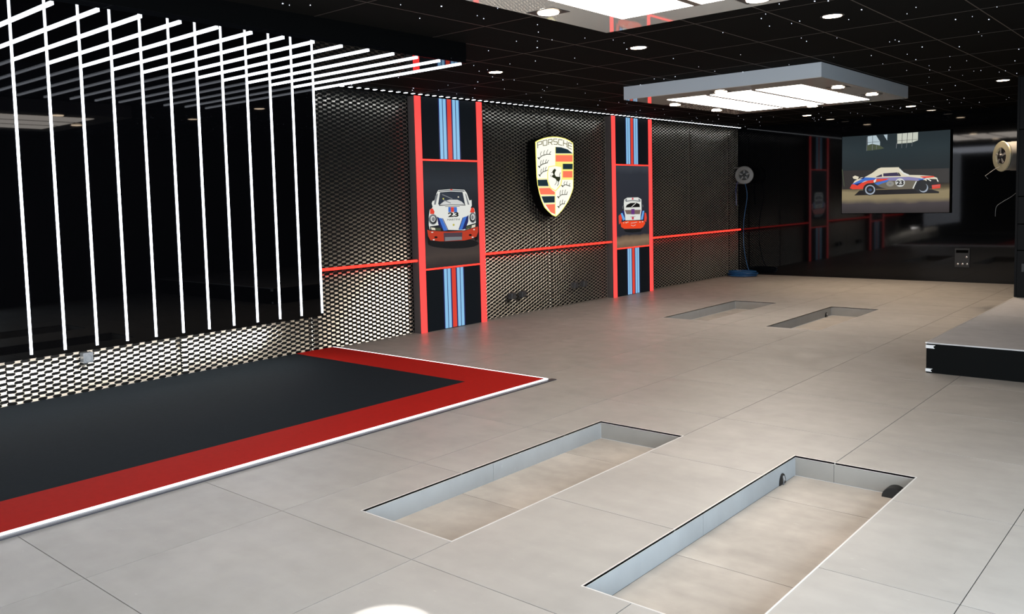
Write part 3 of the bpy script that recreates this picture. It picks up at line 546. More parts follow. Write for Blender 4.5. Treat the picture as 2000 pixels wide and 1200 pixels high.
# ------------------------------------------------------------------ the room
PITS = [(4.187, 4.854, 2.905, 5.215), (5.629, 6.325, 2.902, 5.229), (1.840, 2.498, 10.270, 12.503), (3.311, 3.959, 10.214, 12.481)]
JX = [-0.14] + [0.795+1.0155*i for i in range(9)]
JX = [x for x in JX if x < XR] + [XR]
JY = [-2.6] + [-1.62+1.0632*i for i in range(18)]
JY = [y for y in JY if y < YB-0.2] + [YB]
G = 0.0022
floor = bpy.data.objects.new('floor', None); COL.objects.link(floor); struct(floor)
def holes(x0, x1, y0, y1, hs):
    rects = [(x0, x1, y0, y1)]
    for a, b, c, d in hs:
        out = []
        for (p, q, r, s) in rects:
            if b <= p or a >= q or d <= r or c >= s: out.append((p, q, r, s)); continue
            if a > p: out.append((p, a, r, s))
            if b < q: out.append((b, q, r, s))
            m0, m1 = max(p, a), min(q, b)
            if c > r: out.append((m0, m1, r, c))
            if d < s: out.append((m0, m1, d, s))
        rects = out
    return rects
sub = MB()
for r in holes(-0.25, XR+0.1, YF-0.1, YB+0.1, [(a-0.013, b+0.013, c-0.013, d+0.013) for a, b, c, d in PITS]): sub.box(*r, -0.03, -0.010)
sub.build('subfloor', GROUT, floor)
for i in range(len(JX)-1):
    for j in range(len(JY)-1):
        x0, x1, y0, y1 = JX[i]+G, JX[i+1]-G, JY[j]+G, JY[j+1]-G
        rs = holes(x0, x1, y0, y1, PITS)
        if not rs: continue
        mb = MB()
        for r in rs: mb.box(r[0], r[1], r[2], r[3], -0.010, 0.0)
        mb.build('tile', TILE, floor)

def pit(k, label):
    a, b, c, d = PITS[k]; D = -0.126
    t = thing('lift_pit', label, 'floor pit', ((a+b)/2, (c+d)/2, 0), 'rectangular lift pits in the tiled floor')
    ys = [c] + [y for y in JY if c+0.15 < y < d-0.15] + [d]
    for y0, y1 in zip(ys, ys[1:]):
        MB().box(a+0.002, b-0.002, y0+G, y1-G, D-0.01, D).build('base_tile', TILE_PIT, t)
    MB().box(a-0.02, b+0.02, c-0.02, d+0.02, D-0.03, D-0.0105).build('pit_bed', GROUT, t)
    ysm = (c, c+(d-c)*0.47, d)
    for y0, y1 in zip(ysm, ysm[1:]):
        MB().box(a-0.012, a, y0+G/2, y1-G/2, D, -0.0125).build('side_tile', TILE_SIDE_SHADE, t)
        MB().box(b, b+0.012, y0+G/2, y1-G/2, D, -0.0125).build('side_tile', TILE_SIDE_SHADE, t)
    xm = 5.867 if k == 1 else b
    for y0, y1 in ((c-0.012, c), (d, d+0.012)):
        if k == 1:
            MB().box(a, xm-G/2, y0, y1, D, -0.0125).build('end_tile', TILE_END_SHADE, t)
            MB().box(xm+G/2, b, y0, y1, D, -0.0125).build('end_tile', TILE_END_SHADE, t)
        else: MB().box(a, b, y0, y1, D, -0.0125).build('end_tile', TILE_END_SHADE, t)
    e = 0.007
    MB().box(a-e, a, c-e, d+e, -0.012, 0.0015).build('edge_trim', TRIMW, t)
    MB().box(b, b+e, c-e, d+e, -0.012, 0.0015).build('edge_trim', TRIMW, t)
    MB().box(a, b, c-e, c, -0.012, 0.0015).build('edge_trim', TRIMW, t)
    MB().box(a, b, d, d+e, -0.012, 0.0015).build('edge_trim', TRIMW, t)
    if k in (1, 3):     # half-round black cable outlets at the far end
        h = MB()
        n = 14; cx, rr = b-0.10, 0.062
        prof = [(cx+rr*math.cos(PI*i/n), rr*math.sin(PI*i/n)) for i in range(n+1)]
        h.prism([(x, d-0.075, D+z) for x, z in prof], (0, 0.074, 0)); h.build('cable_cover', RUBBER, t, smooth=True)
        h2 = MB(); cy, rr = d-0.21, 0.045
        h2.prism([(a+0.001, cy+rr*math.cos(PI*i/n), D+1.5*rr*math.sin(PI*i/n)) for i in range(n+1)], (0.006, 0, 0)); h2.build('cable_opening', RUBBER, t)
        h3 = MB(); h3.tube([(a+0.012, cy-0.01, D), (a+0.020, cy-0.012, D+0.03), (a+0.008, cy+0.005, D+0.05)], 0.007); h3.build('cable', mat('cable_grey', (120, 120, 120), 0.4), t, smooth=True)
    return t
pit(0, 'left of the two near floor pits, beside the red edged mat')
pit(1, 'right of the two near floor pits, with black cable cover at its far corner')
pit(2, 'left of the two far floor pits, empty, below the second striped column')
pit(3, 'right of the two far floor pits, with small black cable cover at its end')

# walls
wl = struct(MB().box(-0.30, -0.20, YF-0.1, YB+0.1, -0.05, H+0.1).build('wall_left', DARKWALL))
wb = struct(MB().box(-0.2, XR+0.1, YB, YB+0.1, -0.05, H+0.1).build('wall_back', BACKG))
r = MB(); r.box(XR, XR+0.1, 5.2, YB, -0.05, H+0.1); r.box(XR, XR+0.1, YF, -1.4, -0.05, H+0.1); r.box(XR, XR+0.1, -1.4, 5.2, 2.75, H+0.1)
struct(r.build('wall_right', mat('wall_dark_grey', (38, 38, 40), 0.5)))
r = MB(); r.box(-0.2, 3.0, YF-0.1, YF, -0.05, H+0.1); r.box(9.3, XR+0.1, YF-0.1, YF, -0.05, H+0.1); r.box(3.0, 9.3, YF-0.1, YF, 2.75, H+0.1)
struct(r.build('wall_front', mat('wall_front_grey', (22, 23, 25), 0.6)))

# ceiling of black tiles on a thin grid, with star points
ceiling = struct(MB().box(-0.2, XR+0.1, YF-0.1, YB+0.1, H+0.02, H+0.12).build('ceiling', MATTBK))
CX = [0.36+0.5785*i for i in range(16)]; CY = [0.28+1.204*i for i in range(-2, 14)]
CX = [-0.18] + CX + [XR]; CY = [y for y in CY if y < YB-0.2]+[YB]
for x0, x1 in zip(CX, CX[1:]):
    for y0, y1 in zip(CY, CY[1:]):
        if x1-x0 < 0.02: continue
        MB().box(x0+0.0015, x1-0.0015, y0+0.0015, y1-0.0015, H, H+0.012).build('ceiling_tile', CEIL, ceiling)
g = MB()
for x in CX[1:-1]: g.box(x-0.0045, x+0.0045, YF, YB, H-0.0012, H+0.018)
for y in CY[1:-1]: g.box(-0.18, XR, y-0.0045, y+0.0045, H-0.0010, H+0.018)
g.build('ceiling_grid', GRID, ceiling)
st = MB()
for _ in range(480):
    x, y = random.uniform(0.1, 8.5), random.uniform(0.5, 16.6); q = random.choice((0.0014, 0.0018, 0.0022, 0.0032))
    st.box(x-q, x+q, y-q*1.3, y+q*1.3, H-0.006, H+0.001)
tag(st.build('star_points', STAR, ceiling), kind='stuff')

# expanded metal panels over the left wall
LWM, SWM = 0.124, 0.0505
def mesh_panel(y0, y1, z0=0.004, z1=2.985):
    hw = 0.0056; tilt = math.radians(24)
    tx, tz = -math.sin(tilt), math.cos(tilt)        # the top edge of every strand leans back to the wall
    nx, nz = math.cos(tilt), math.sin(tilt); th = 0.0016
    b = 0.175*LWM
    V = []; Fc = []
    tl = math.radians(58); lx, lz = -math.sin(tl), math.cos(tl); hl = 0.0040
    rows = int((z1-z0)/(SWM/2))
    def bend(y):
        e = min(y-y0, y1-y); xx = 0.0
        if e < 0.04: xx = -0.020*(1-e/0.04)**1.6
        return -0.085 + xx + 0.006*math.sin(y*3.1)
    for rI in range(rows):
        zc = z0 + (rI+0.5)*SWM/2
        ph = 0 if rI % 2 == 0 else LWM/2
        st_ = []
        k0 = math.floor((y0-ph)/LWM)-1; y = k0*LWM+ph
        amp = SWM/4 - hw*tz
        while y < y1+LWM:
            for dy, sgn in ((-b, 1), (b, 1), (LWM/2-b, -1), (LWM/2+b, -1)):
                st_.append((y+dy, sgn))
            y += LWM
        # clip to the panel
        pts = []
        for (ya, sa), (yb_, sb) in zip(st_, st_[1:]):
            lo, hi = max(ya, y0), min(yb_, y1)
            if lo >= hi: continue
            for yy in ((lo, hi) if sa == sb else (lo, (ya+yb_)/2, hi)):
                if not lo <= yy <= hi: continue
                s = sa+(sb-sa)*(yy-ya)/(yb_-ya)
                if not pts or yy-pts[-1][0] > 1e-5: pts.append((yy, s))
        n0 = len(V)
        for yy, s in pts:
            cx = bend(yy) - s*hw*tx; cz = zc + s*amp; k = abs(s)
            ax_, az_ = hw*tx*k+hl*lx*(1-k), hw*tz*k+hl*lz*(1-k)
            V += [(cx-ax_+nx*th, yy, cz-az_+nz*th), (cx+ax_+nx*th, yy, cz+az_+nz*th), (cx+ax_-nx*th, yy, cz+az_-nz*th), (cx-ax_-nx*th, yy, cz-az_-nz*th)]
        for i in range(len(pts)-1):
            a = n0+4*i
            for q in range(4):
                q2 = (q+1) % 4; Fc.append((a+q, a+q2, a+4+q2, a+4+q))
    me = bpy.data.meshes.new('mesh_panel'); me.from_pydata(V, [], Fc); me.materials.append(STEEL); me.update()
    o = bpy.data.objects.new('mesh_panel', me); COL.objects.link(o); o.parent = wl
    return o
for y0, y1 in ((1.06, 2.64), (2.64, 4.24), (4.24, 5.84), (5.84, 7.45), (8.73, 10.30), (10.30, 11.89), (13.18, 14.70), (14.70, 16.32), (16.32, 16.79)):
    mesh_panel(y0+0.004, y1-0.004)

# ------------------------------------------------------------------ LED feature: gloss panel turning into a canopy
XP, XT, ZC, ZBT, YE = 0.569, 2.63, 2.835, 0.532, 5.50
lf = thing('light_feature', 'glossy black wall panel and canopy with bent white light lines', 'light wall', (0.3, 3.2, 0.5))
MB().box(XP-0.06, XP, 1.2, YE, 0.500, ZC).build('back_panel', LACQP, lf)
MB().box(XP-0.06, XT+0.045, 1.2, YE, ZC, ZC+0.03).build('canopy_panel', LACQ, lf)
MB().box(XT+0.02, XT+0.05, 1.2, YE, ZC+0.0305, H).build('fascia', MATTBK, lf)
MB().box(-0.05, XT+0.02, YE-0.03, YE, ZC+0.0305, H).build('end_fascia', MATTBK, lf)
for yy in (1.4, 3.4, 5.3):
    for zz in (0.75, 2.5): MB().box(-0.2, XP-0.061, yy, yy+0.05, zz, zz+0.06).build('wall_bracket', SATIN, lf)
DY, Y0 = 0.2615, 2.6044
first = None
for i in range(-5, 12):
    y = Y0+DY*i; h = 0.0098
    if first is None:
        first = MB().box(XP+0.0005, XP+0.009, -h, h, ZBT, ZC-0.0005).box(XP+0.009, XT, -h, h, ZC-0.010, ZC-0.0005).build('led_strip', LEDW, lf)
        base = first.location.copy(); o = first
    else: o = copyto(first, lf)
    o.location = (base.x, base.y+y, base.z)
MB().box(0.20, 0.24, 1.3, 5.44, 0.47, 0.50).build('under_light', mat('led_under', (255,255,255), 0.4, emit=(255, 250, 246), es=34.0), lf)
MB().box(-0.2, XP-0.061, 1.25, 5.46, 0.501, 0.53).build('lower_shelf', SATIN, lf)

# cove LED row at the ceiling along the mesh
cv = thing('cove_light', 'row of small white diodes along the ceiling above the mesh wall', 'led strip', (0.03, 11, H))
MB().box(-0.02, 0.035, 5.60, 16.70, H-0.010, H-0.001).build('rail', MATTBK, cv)
dm = MB().box(-0.014, 0.030, -0.016, 0.016, -0.0155, -0.0105).build('diode', LEDW2, cv)
dm.location = (0, 5.68-cv.location.y, 0)
for i in range(1, 89):
    copyto(dm, cv, (0, 5.68+0.1240*i-cv.location.y, 0))

# ------------------------------------------------------------------ red light strips on the mesh
def red_strip(y0, y1, label):
    t = thing('light_strip', label, 'light strip', (0, (y0+y1)/2, 0.924), 'red light strips across the mesh wall')
    MB().box(-0.055, -0.030, y0, y1, 0.908, 0.940).build('channel', SATIN, t)
    MB().tube([(-0.018, y0+0.004, 0.924), (-0.018, y1-0.004, 0.924)], 0.0165, 10).build('red_tube', LEDR2, t, smooth=True)
red_strip(5.52, 7.45, 'horizontal red light line left of the first striped column')
red_strip(8.73, 11.89, 'horizontal red light line below the crest between both columns')
red_strip(13.18, 16.74, 'horizontal red light line right of the second column, ending at the dark corner')

# ------------------------------------------------------------------ prints
PR = dict(white=(226,228,222), cream=(222,214,190), black=(10,10,12), navy=(28,34,92), navy2=(38,48,62), blue=(60,112,200), red=(225,66,48), red2=(186,58,36), grey=(120,124,128),
          dark=(28,32,36), dark2=(18,20,23), lite=(206,208,206), lite2=(150,148,140), yellow=(210,210,90), yellow2=(190,180,80), olive=(70,80,60), olive2=(96,92,30), plum=(76,60,70), brown=(118,98,92),
          purple=(104,52,124), pink=(206,66,84), sky=(104,170,232), orange=(240,72,34), steel=(112,106,92), lilac=(142,138,186), violet=(58,50,82), rim=(170,182,196), rimb=(60,80,110),
          wallb=(48,47,46), winl=(190,208,216), winr=(210,214,200), cwhite=(255,253,240), cyel=(250,240,130), cdark=(22,44,54), cred=(252,122,92), ink=(38,44,24))
def art(key, name, parent, origin, ax, step=0.0004, k=1.0):
    """layered flat print; every shape is one polygon a hair above the one below"""
    mb = MB(); names = []; lay = 0
    for c, pts in ART[key]:
        if c not in names: names.append(c)
        lay += 1; d = 0.0006+lay*step/4
        if ax == 'x': P = [(origin[0]+d, origin[1]+a, origin[2]+b) for a, b in pts]
        else: P = [(origin[0]+a, origin[1]-d, origin[2]+b) for a, b in pts]
        mb.face(P, names.index(c))
    return mb.build(name, [print_mat(n, PR[n], k) for n in names], parent)

ramp1 = ramp_mat('poster_backdrop_one', [(0, (46,40,38)), (0.10, (72,62,56)), (0.20, (62,54,50)), (0.30, (30,30,33)), (0.55, (26,30,34)), (0.8, (40,46,52)), (1, (30,34,38))])
ramp2 = ramp_mat('poster_backdrop_two', [(0, (112,90,70)), (0.07, (140,116,92)), (0.125, (104,86,70)), (0.15, (42,43,50)), (0.5, (42,44,52)), (0.9, (46,50,58)), (1, (60,64,72))])
STRIPES = [('navy', .018), ('sblue', .055), ('navy', .012), ('sblue', .055), ('navy', .022), ('sred', .078), ('navy', .022), ('sblue', .055), ('navy', .012), ('sblue', .055), ('navy', .018)]
PR['sblue'] = (140,196,236); PR['sred'] = (222,64,46)
def stripe_print(parent, yc, z0, z1):
    W_ = sum(a for _, a in STRIPES); y = yc-W_/2; mb = MB(); nm = []
    for c, a in STRIPES:
        if c not in nm: nm.append(c)
        mb.face([(0.0015, y, z0), (0.0015, y+a, z0), (0.0015, y+a, z1), (0.0015, y, z1)], nm.index(c)); y += a
    return mb.build('stripe_print', [print_mat(n, PR[n]) for n in nm], parent)
PBG = mat('poster_black', (8, 11, 14), 0.6, ior=1.15, emit=(16, 20, 24), es=0.8)
def column(ya, yb_, key, ramp, label, poster_label):
    t = thing('display_column', label, 'column', (0, (ya+yb_)/2, 0), 'tall striped columns framed in red light')
    t_y = t.location.y
    B = 0.11; top = H-0.028
    bd = MB().box(-0.115, -0.010, ya, yb_, 0, top).box(-0.010, 0.0055, ya, ya+B, 0, top).box(-0.010, 0.0055, yb_-B, yb_, 0, top); bd.build('body', mat('column_side', (74, 66, 64), 0.4), t)
    for a in (ya, yb_-B): MB().box(0.006, 0.0095, a, a+B, 0.002, top).build('light_bar', LEDR, t)
    for z in (0.800, 2.188): MB().box(-0.0095, 0.004, ya+B, yb_-B, z-0.010, z+0.010).build('divider_bar', LEDR2, t)
    for z0, z1 in ((0.004, 0.789), (2.199, top)):
        p = MB().box(-0.0095, 0.0, ya+B, yb_-B, z0, z1).build('stripe_panel', PBG, t)
        s = stripe_print(p, t_y*0+(ya+yb_)/2, z0+0.004, z1-0.004)
    po = MB().box(-0.0095, 0.0, ya+B, yb_-B, 0.811, 2.177).build('poster', ramp, t); po['label'] = poster_label
    a = art(key, 'car_print', po, (0, 8.09 if key == 'car1' else 12.56, 1.5), 'x')
    return t, po
c1, po1 = column(7.46, 8.72, 'car1', ramp1, 'nearer striped column, its poster showing the front of a white race car', 'poster of a white race car seen from the front')
c2, po2 = column(11.90, 13.17, 'car2', ramp2, 'farther striped column, its poster showing the rear of a race car', 'poster of a race car seen from behind')
for p_ in (po1,):
    text_obj('23', 0.1, 'number_print', print_mat('black', PR['black']), p_, (0.012, 8.104, 1.484), 'y', 0.20, 0.062, 0.004)
    text_obj('MARTINI', 0.1, 'lettering_print', print_mat('dark', PR['dark']), p_, (0.012, 8.105, 1.420), 'y', 0.235, 0.024, 0.0)

# ------------------------------------------------------------------ crest
cr = thing('wall_crest', 'backlit yellow shield sign with red and black stripes and a horse', 'sign', (0.1, 10.24, 1.98))
XC = 0.10
MB().prism([(-0.05, 10.24+a, 1.98+b) for a, b in CREST_OUTLINE], (XC-0.004+0.05, 0, 0)).build('shield_box', MATTBK, cr)
fm = MB().prism([(XC-0.0038, 10.24+a, 1.98+b) for a, b in CREST_OUTLINE], (0.004, 0, 0)).build('shield_face', mat('crest_face', (200, 190, 80), 0.3, emit=PR['cyel'], es=1.0), cr)
art('crest', 'shield_emblem', cr, (XC+0.0002, 10.24, 1.98), 'x', 0.0002, 1.08)

# ------------------------------------------------------------------ mat with lit edge
XM, YM, BW = 3.001, 6.148, 0.536; ZM = 0.016
XM2, YM2 = XM-0.004, YM-0.004
mt = thing('floor_mat', 'raised charcoal floor mat with wide red border and lit white edge', 'mat', (1.5, 3.6, 0))
MB().box(-0.10, XM2-BW, -0.6, YM2-BW, 0.0008, ZM).build('charcoal_field', MATGREY, mt)
MB().box(XM2-BW, XM2-0.016, -0.6, YM2-0.016, 0.0008, ZM).box(-0.10, XM2-BW, YM2-BW, YM2-0.016, 0.0008, ZM).build('red_border', MATRED, mt)
LEDE = mat('led_edge', (255,255,255), 0.4, emit=(250,250,255), es=2.2)
MB().box(XM2-0.016, XM2, -0.6, YM2, 0.0008, ZM+0.001).box(-0.10, XM2-0.016, YM2-0.016, YM2, 0.0008, ZM+0.001).build('lit_edge', LEDE, mt)
skm = mat('skirt_dark', (50, 48, 54), 0.4)
MB().box(XM2, XM2+0.055, -0.6, YM2+0.055, 0.0008, 0.007).box(-0.10, XM2, YM2, YM2+0.02, 0.0008, 0.004).build('edge_skirt', skm, mt)

# ------------------------------------------------------------------ ceiling light boxes
def light_box(x0, y0, label):
    x1, y1 = x0+2.395, y0+3.10; zb = 2.8456
    t = thing('ceiling_light_box', label, 'ceiling light', ((x0+x1)/2, (y0+y1)/2, H), 'grey light boxes hung under the ceiling')
    bd = MB().box(x0, x1, y0, y1, zb+0.006, H-0.002); bd.build('housing', BOXG, t)
    MB().box(x0+0.001, x1-0.001, y0+0.001, y1-0.001, zb, zb+0.0055).build('underside', BOXU, t)
    px0, px1, py0, py1 = x0+0.33, x0+2.03, y0+0.44, y0+2.77
    w3 = (px1-px0)/3; h2 = (py1-py0)/2
    for i in range(3):
        for j in range(2):
            gx, gy = 0.015, 0.007
            MB().box(px0+i*w3+gx, px0+(i+1)*w3-gx, py0+j*h2+gy, py0+(j+1)*h2-gy, zb-0.004, zb-0.0005).build('light_panel', PANEL, t)
    for i in (1, 2): MB().box(px0+i*w3-0.024, px0+i*w3+0.024, py0, py1, zb-0.0065, zb-0.0005).build('divider_bar', mat('divider_brown', (92, 78, 66), 0.6), t)
    MB().box(px0, px1, py0+h2-0.007, py0+h2+0.007, zb-0.0060, zb-0.0005).build('divider_bar', mat('divider_brown', (92, 78, 66), 0.6), t)
    for (lx, ly) in ((0.125, 1.05), (0.135, 2.22), (2.215, 1.02), (2.24, 2.14), (1.155, 0.25), (1.22, 2.91)):
        c = (x0+lx, y0+ly, zb)
        s = MB().box(c[0]-0.105, c[0]+0.105, c[1]-0.09, c[1]+0.09, zb-0.003, zb-0.0005).build('spotlight', SATIN, t)
        MB().lathe([(0.070, 0), (0.066, -0.008), (0.03, -0.011)], (c[0], c[1], zb-0.003), n=24).build('lens', SPOT, s)
    return t
light_box(1.973, 9.14, 'farther grey ceiling light box, fully in view above the far pits')
light_box(4.20, 2.25, 'nearer grey ceiling light box, cut off by the top of the photo')

def downlight(x, y, label, lens=SPOT, power=105):
    t = thing('downlight', label, 'downlight', (x, y, H), 'round downlights in the black ceiling')
    MB().lathe([(0.088, 0), (0.088, -0.004), (0.076, -0.007), (0.070, -0.004)], (x, y, H-0.0012), n=28).build('trim_ring', SATIN, t, smooth=True)
    MB().lathe([(0.070, 0), (0.068, -0.003), (0.03, -0.004)], (x, y, H-0.0055), n=28).build('lens', lens, t)
    ld = bpy.data.lights.new('lamp', 'SPOT'); ld.energy = power; ld.spot_size = 1.75; ld.spot_blend = 0.7; ld.shadow_soft_size = 0.09; ld.color = (1.0, 0.80, 0.60)
    lo = bpy.data.objects.new('lamp', ld); COL.objects.link(lo); lo.parent = t; lo.location = (0, 0, -0.03)
downlight(1.787, 6.936, 'downlight nearest the tip of the light line canopy', power=50)
downlight(3.559, 6.857, 'downlight alone in the black ceiling between both light boxes', power=50)
downlight(5.282, 6.840, 'large looking downlight at the top right, beside the nearer light box', power=60)
downlight(5.374, 12.623, 'downlight at the far right edge, above the black side wall', power=200)
downlight(3.623, 15.156, 'downlight just right of the farther light box', power=280)
downlight(1.932, 15.186, 'downlight just below the farther light box, above the left part of the back wall', power=150)
downlight(1.906, 16.40, 'dim downlight close to the back wall, nearer the mesh wall', SPOTD, 15)
downlight(3.655, 16.25, 'dim downlight close to the back wall, above the hanging screen', SPOTD, 15)

# added narrow spot lamp for the bright floor pool, whose source is unseen
sd = bpy.data.lights.new('added_floor_spot', 'SPOT'); sd.energy = 700; sd.spot_size = 2*math.atan(0.20/2.8); sd.spot_blend = 0.25; sd.shadow_soft_size = 0.01
so = bpy.data.objects.new('added_floor_spot', sd); COL.objects.link(so); so.location = (5.24, 2.13, 2.80)

# ------------------------------------------------------------------ platform and black side block
PX, PY, PZ = 5.591, 8.342, 0.2775
pf = thing('platform', 'low raised platform at the right with grey tiled top and black front', 'platform', (7.5, 10, 0))
MB().box(PX+0.004, XR-0.005, PY+0.004, YB-0.01, 0.0008, PZ-0.012).build('black_base', mat('platform_black', (9, 10, 10), 0.7, ior=1.15), pf)
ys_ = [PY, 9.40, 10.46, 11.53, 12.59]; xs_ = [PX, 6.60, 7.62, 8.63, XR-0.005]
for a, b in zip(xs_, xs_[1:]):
    for c, d in zip(ys_, ys_[1:]): MB().box(a+G/2, b-G/2, c+G/2, min(d, 12.33)-G/2, PZ-0.0115, PZ).build('top_tile', TILE_TOP_LIT, pf)
MB().box(PX-0.003, PX+0.012, PY, 12.33, PZ-0.012, PZ+0.0015).build('edge_trim', TRIMW, pf)
bw = thing('side_wall_block', 'dark panelled wall block standing on the platform at the right edge', 'wall block', (7.5, 14.5, PZ))
MB().box(PX+0.02, XR-0.01, 12.36, YB-0.01, PZ+0.001, H-0.004).build('core', MATTBK, bw)
zs = [PZ+0.002, 0.863, 1.19, 1.53, 2.35, H-0.006]
BLK = mat('side_block_gloss', (6, 6, 7), 0.5, ior=1.2)
for a, b in zip(zs, zs[1:]):
    MB().box(PX+0.0205, XR-0.02, 12.333, 12.359, a+0.006, b-0.006).build('front_panel', BLK, bw)
MB().box(PX-0.004, PX+0.0195, 12.325, YB-0.02, PZ+0.002, H-0.006).build('corner_panel', BLK, bw)
sk = MB().box(5.665, 5.76, 12.318, 12.332, 0.60, 0.70).build('wall_socket', SATIN); tag(sk, 'small black socket low on the dark block at the right edge', 'socket')
def tape(z0, z1, L, nm):
    pts = [(PX-0.001, PY+0.003, z0), (PX+L, PY+0.003, z0-0.001), (PX+L-0.012, PY+0.003, (z0+z1)/2), (PX+L+0.006, PY+0.003, z1), (PX-0.001, PY+0.003, z1)]
    o = MB().prism(pts, (0, -0.0015, 0)).build('tape', TAPE); tag(o, nm, 'tape', 'white tape pieces on the platform corner')
tape(0.224, 0.254, 0.072, 'upper white tape piece on the corner of the black platform')
tape(0.012, 0.040, 0.052, 'lower white tape piece on the corner of the black platform')

# ------------------------------------------------------------------ screen on the back wall
sc = thing('wall_screen', 'large screen on the dark back wall showing a race car side on', 'screen', (2.92, YB, 1.96))
sm = ramp_mat('screen_image', [(0, (58,54,54)), (0.12, (76,70,72)), (0.19, (150,136,104)), (0.27, (152,138,106)), (0.31, (96,86,66)), (0.36, (50,48,46)), (0.47, (40,46,48)), (0.8, (44,56,60)), (1, (40,50,54))], 0.85)
MB().box(1.995, 3.862, YB-0.046, YB-0.001, 1.222, 2.688).build('screen_case', MATTBK, sc)
pic = MB().box(2.006, 3.838, YB-0.0495, YB-0.0462, 1.233, 2.677).build('screen_picture', sm, sc)
a = art('car3', 'car_picture', pic, (2.92, YB-0.0496, 1.96), 'y', 0.0004, 0.88)
text_obj('23', 0.1, 'number_picture', print_mat('black', PR['black']), pic, (3.032, YB-0.0620, 1.779), 'x', 0.125, 0.085, 0.004)

# outlets on the back wall
op = thing('outlet_panel', 'black outlet plate with small metal sockets low on the back wall', 'outlet panel', (4.04, YB, 0.44))
MB().box(3.93, 4.16, YB-0.022, YB-0.001, 0.27, 0.60).build('plate', SATIN, op)
for (x, z) in ((3.983, 0.325), (4.055, 0.325), (4.126, 0.325), (4.116, 0.448)):
    MB().lathe([(0.017, 0), (0.017, 0.014), (0.010, 0.016), (0.008, 0.010)], (x, YB-0.022, z), (0, -1, 0), 16).build('socket', mat('chrome', (190, 190, 186), 0.25, 1.0), op, smooth=True)
MB().box(3.95, 4.14, YB-0.026, YB-0.022, 0.52, 0.57).build('flap', MATTBK, op)

# ------------------------------------------------------------------ sockets on the mesh wall
def socket(y0, y1, z0, z1, m, label, rnd=True):
    t = thing('wall_socket', label, 'socket', (-0.03, (y0+y1)/2, (z0+z1)/2), 'sockets low on the mesh wall')
    MB().box(-0.075, 0.0, y0, y1, z0, z1).build('box', m, t, bevel=0.004)
    yc, zc = (y0+y1)/2, (z0+z1)/2
    if rnd: MB().lathe([(0.034, 0), (0.034, 0.004), (0.029, 0.004), (0.027, 0.001), (0.008, 0.001)], (0.0, yc, zc), (1, 0, 0), 24).build('round_insert', m, t, smooth=True)
socket(3.250, 3.340, 0.292, 0.386, PLASTG, 'light grey square socket with round insert below the black light panel')
socket(9.28, 9.375, 0.245, 0.335, PLASTD, 'leftmost of the four dark sockets on the mesh below the crest')
socket(9.515, 9.61, 0.247, 0.337, PLASTD, 'second from left of the four dark sockets below the crest')
socket(10.82, 10.915, 0.258, 0.352, PLASTD, 'third from left of the four dark sockets, nearer the second column')
socket(11.065, 11.16, 0.258, 0.352, PLASTD, 'rightmost of the four dark sockets, closest to the second column')

# ------------------------------------------------------------------ hose reels and hoses
def reel(c, n, R, depth, m_disc, m_case, wallpt, label):
    t = thing('hose_reel', label, 'hose reel', c)
    n = Vector(n).normalized(); c = Vector(c)
    MB().lathe([(R*0.80, 0), (R*0.95, 0.012), (R*0.95, depth-0.02), (R*0.75, depth)], c-n*depth, n, 32).build('casing', m_case, t, smooth=True)
    MB().lathe([(R, 0), (R*1.03, 0.010), (R, 0.022), (R*0.60, 0.028), (R*0.52, 0.016), (R*0.50, 0.001)], c, n, 36).build('side_disc', m_disc, t, smooth=True)
    MB().lathe([(R*0.50, 0), (R*0.48, 0.012), (R*0.2, 0.015), (R*0.16, 0.045), (R*0.10, 0.05)], c+n*0.006, n, 24).build('hub', RUBBER, t, smooth=True)
    side = n.cross(Vector((0, 0, 1))).normalized()
    for k in range(5):
        a = PI/2+k*2*PI/5; d = side*math.cos(a)+Vector((0, 0, 1))*math.sin(a); e = n.cross(d)
        p0 = c+n*0.026+d*R*0.16; p1 = c+n*0.026+d*R*0.56
        MB().prism([p0+e*0.012, p1+e*0.014, p1-e*0.014, p0-e*0.012], n*0.006).build('spoke', m_case, t)
    wp = Vector(wallpt); b0 = c-n*(depth*0.6)
    MB().tube([b0+Vector((0, 0, R*0.9)), (b0+wp)/2+Vector((0, 0, R*0.9)), wp+Vector((0, 0, R*0.9))], 0.016).tube([b0-Vector((0, 0, R*0.9)), wp-Vector((0, 0, R*0.9))], 0.016).build('bracket', m_case, t, smooth=True)
    return t
cream_reel = reel((5.37, 12.72, 2.045), (-0.764, -0.645, 0), 0.19, 0.17, CREAMP, GREYP, (5.575, 12.90, 2.045), 'cream hose reel on the side of the dark block at the right edge')
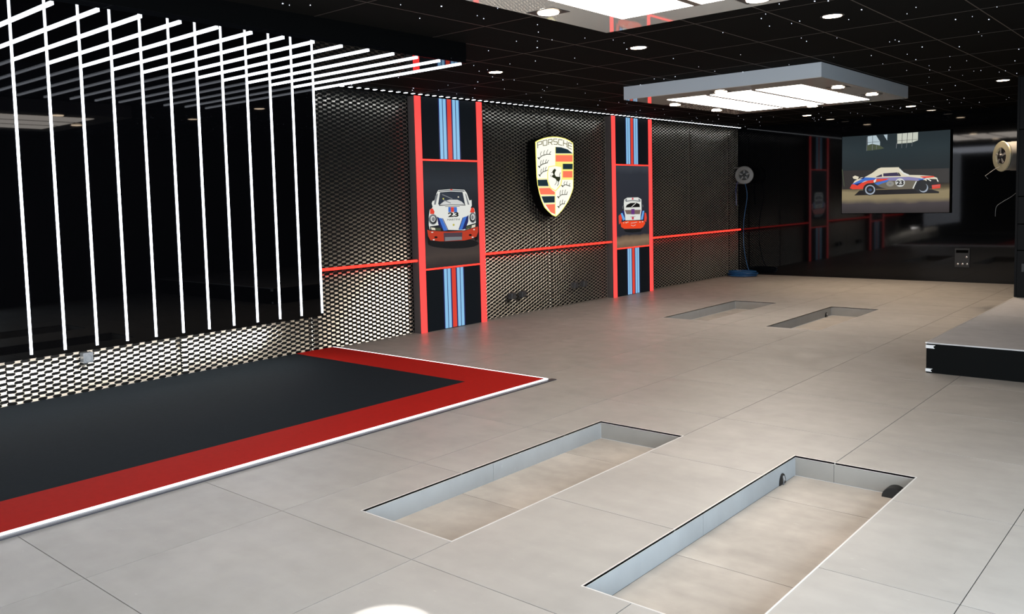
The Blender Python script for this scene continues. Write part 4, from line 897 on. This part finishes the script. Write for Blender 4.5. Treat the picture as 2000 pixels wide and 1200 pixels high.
reel((0.20, 16.45, 2.03), (0.30, -0.95, 0), 0.175, 0.15, GREYP, GREYP, (-0.08, 16.62, 2.03), 'grey hose reel at the dark end of the mesh wall')
def line(name, pts, r, m, label, cat):
    # Catmull-Rom smoothing
    P = [Vector(p) for p in pts]; Q = []
    for i in range(len(P)-1):
        a, b, c, d = P[max(i-1, 0)], P[i], P[i+1], P[min(i+2, len(P)-1)]
        for k in range(6):
            t = k/6; Q.append(0.5*((2*b)+(-a+c)*t+(2*a-5*b+4*c-d)*t*t+(-a+3*b-3*c+d)*t**3))
    Q.append(P[-1])
    o = MB().tube(Q, r).build(name, m, None, smooth=True); tag(o, label, cat); return o
he_pts = ([(5.365, 12.712, 1.93), (5.30, 12.60, 1.88), (5.22, 12.50, 1.80), (5.25, 12.50, 1.76)])
MB().tube(he_pts, 0.003).build('hose_end', HOSEG, cream_reel, smooth=True)
line('cable', [(5.590, 12.6, 1.62), (5.50, 12.58, 1.53), (5.40, 12.56, 1.46), (5.34, 12.55, 1.40), (5.33, 12.55, 1.28)], 0.003, HOSEG, 'thin grey cable arching out from the dark block below the cream reel', 'cable')
line('hose', [(0.24, 16.40, 1.86), (0.28, 16.40, 1.6), (0.20, 16.42, 1.1), (0.20, 16.42, 0.6), (0.27, 16.40, 0.25), (0.36, 16.36, 0.05)], 0.007, HOSEB, 'thin blue hose hanging from the grey reel to the floor', 'hose')
line('hose', [(0.10, 16.36, 1.90), (0.06, 16.36, 1.75), (0.07, 16.36, 1.55), (0.075, 16.36, 1.42)], 0.012, mat('hose_dark_blue', (34, 34, 80), 0.4), 'short dark hose end with nozzle below the grey reel', 'hose')
pts = []
rnd = random.Random(3)
for k in range(7*24+1):
    a = 2*PI*k/24; lp = k/24
    rr = 0.235+0.035*math.sin(lp*2.1)+0.012*rnd.random(); pts.append((0.22+rr*math.cos(a)*1.05+0.01*math.sin(lp*5), 16.33+rr*math.sin(a)*0.95, 0.016+0.0125*lp+0.003*math.sin(a*2+lp)))
tag(MB().tube(pts, 0.012, 8).build('coiled_hose', HOSEB, None, smooth=True), 'blue hose coiled on the floor in the far corner', 'hose')
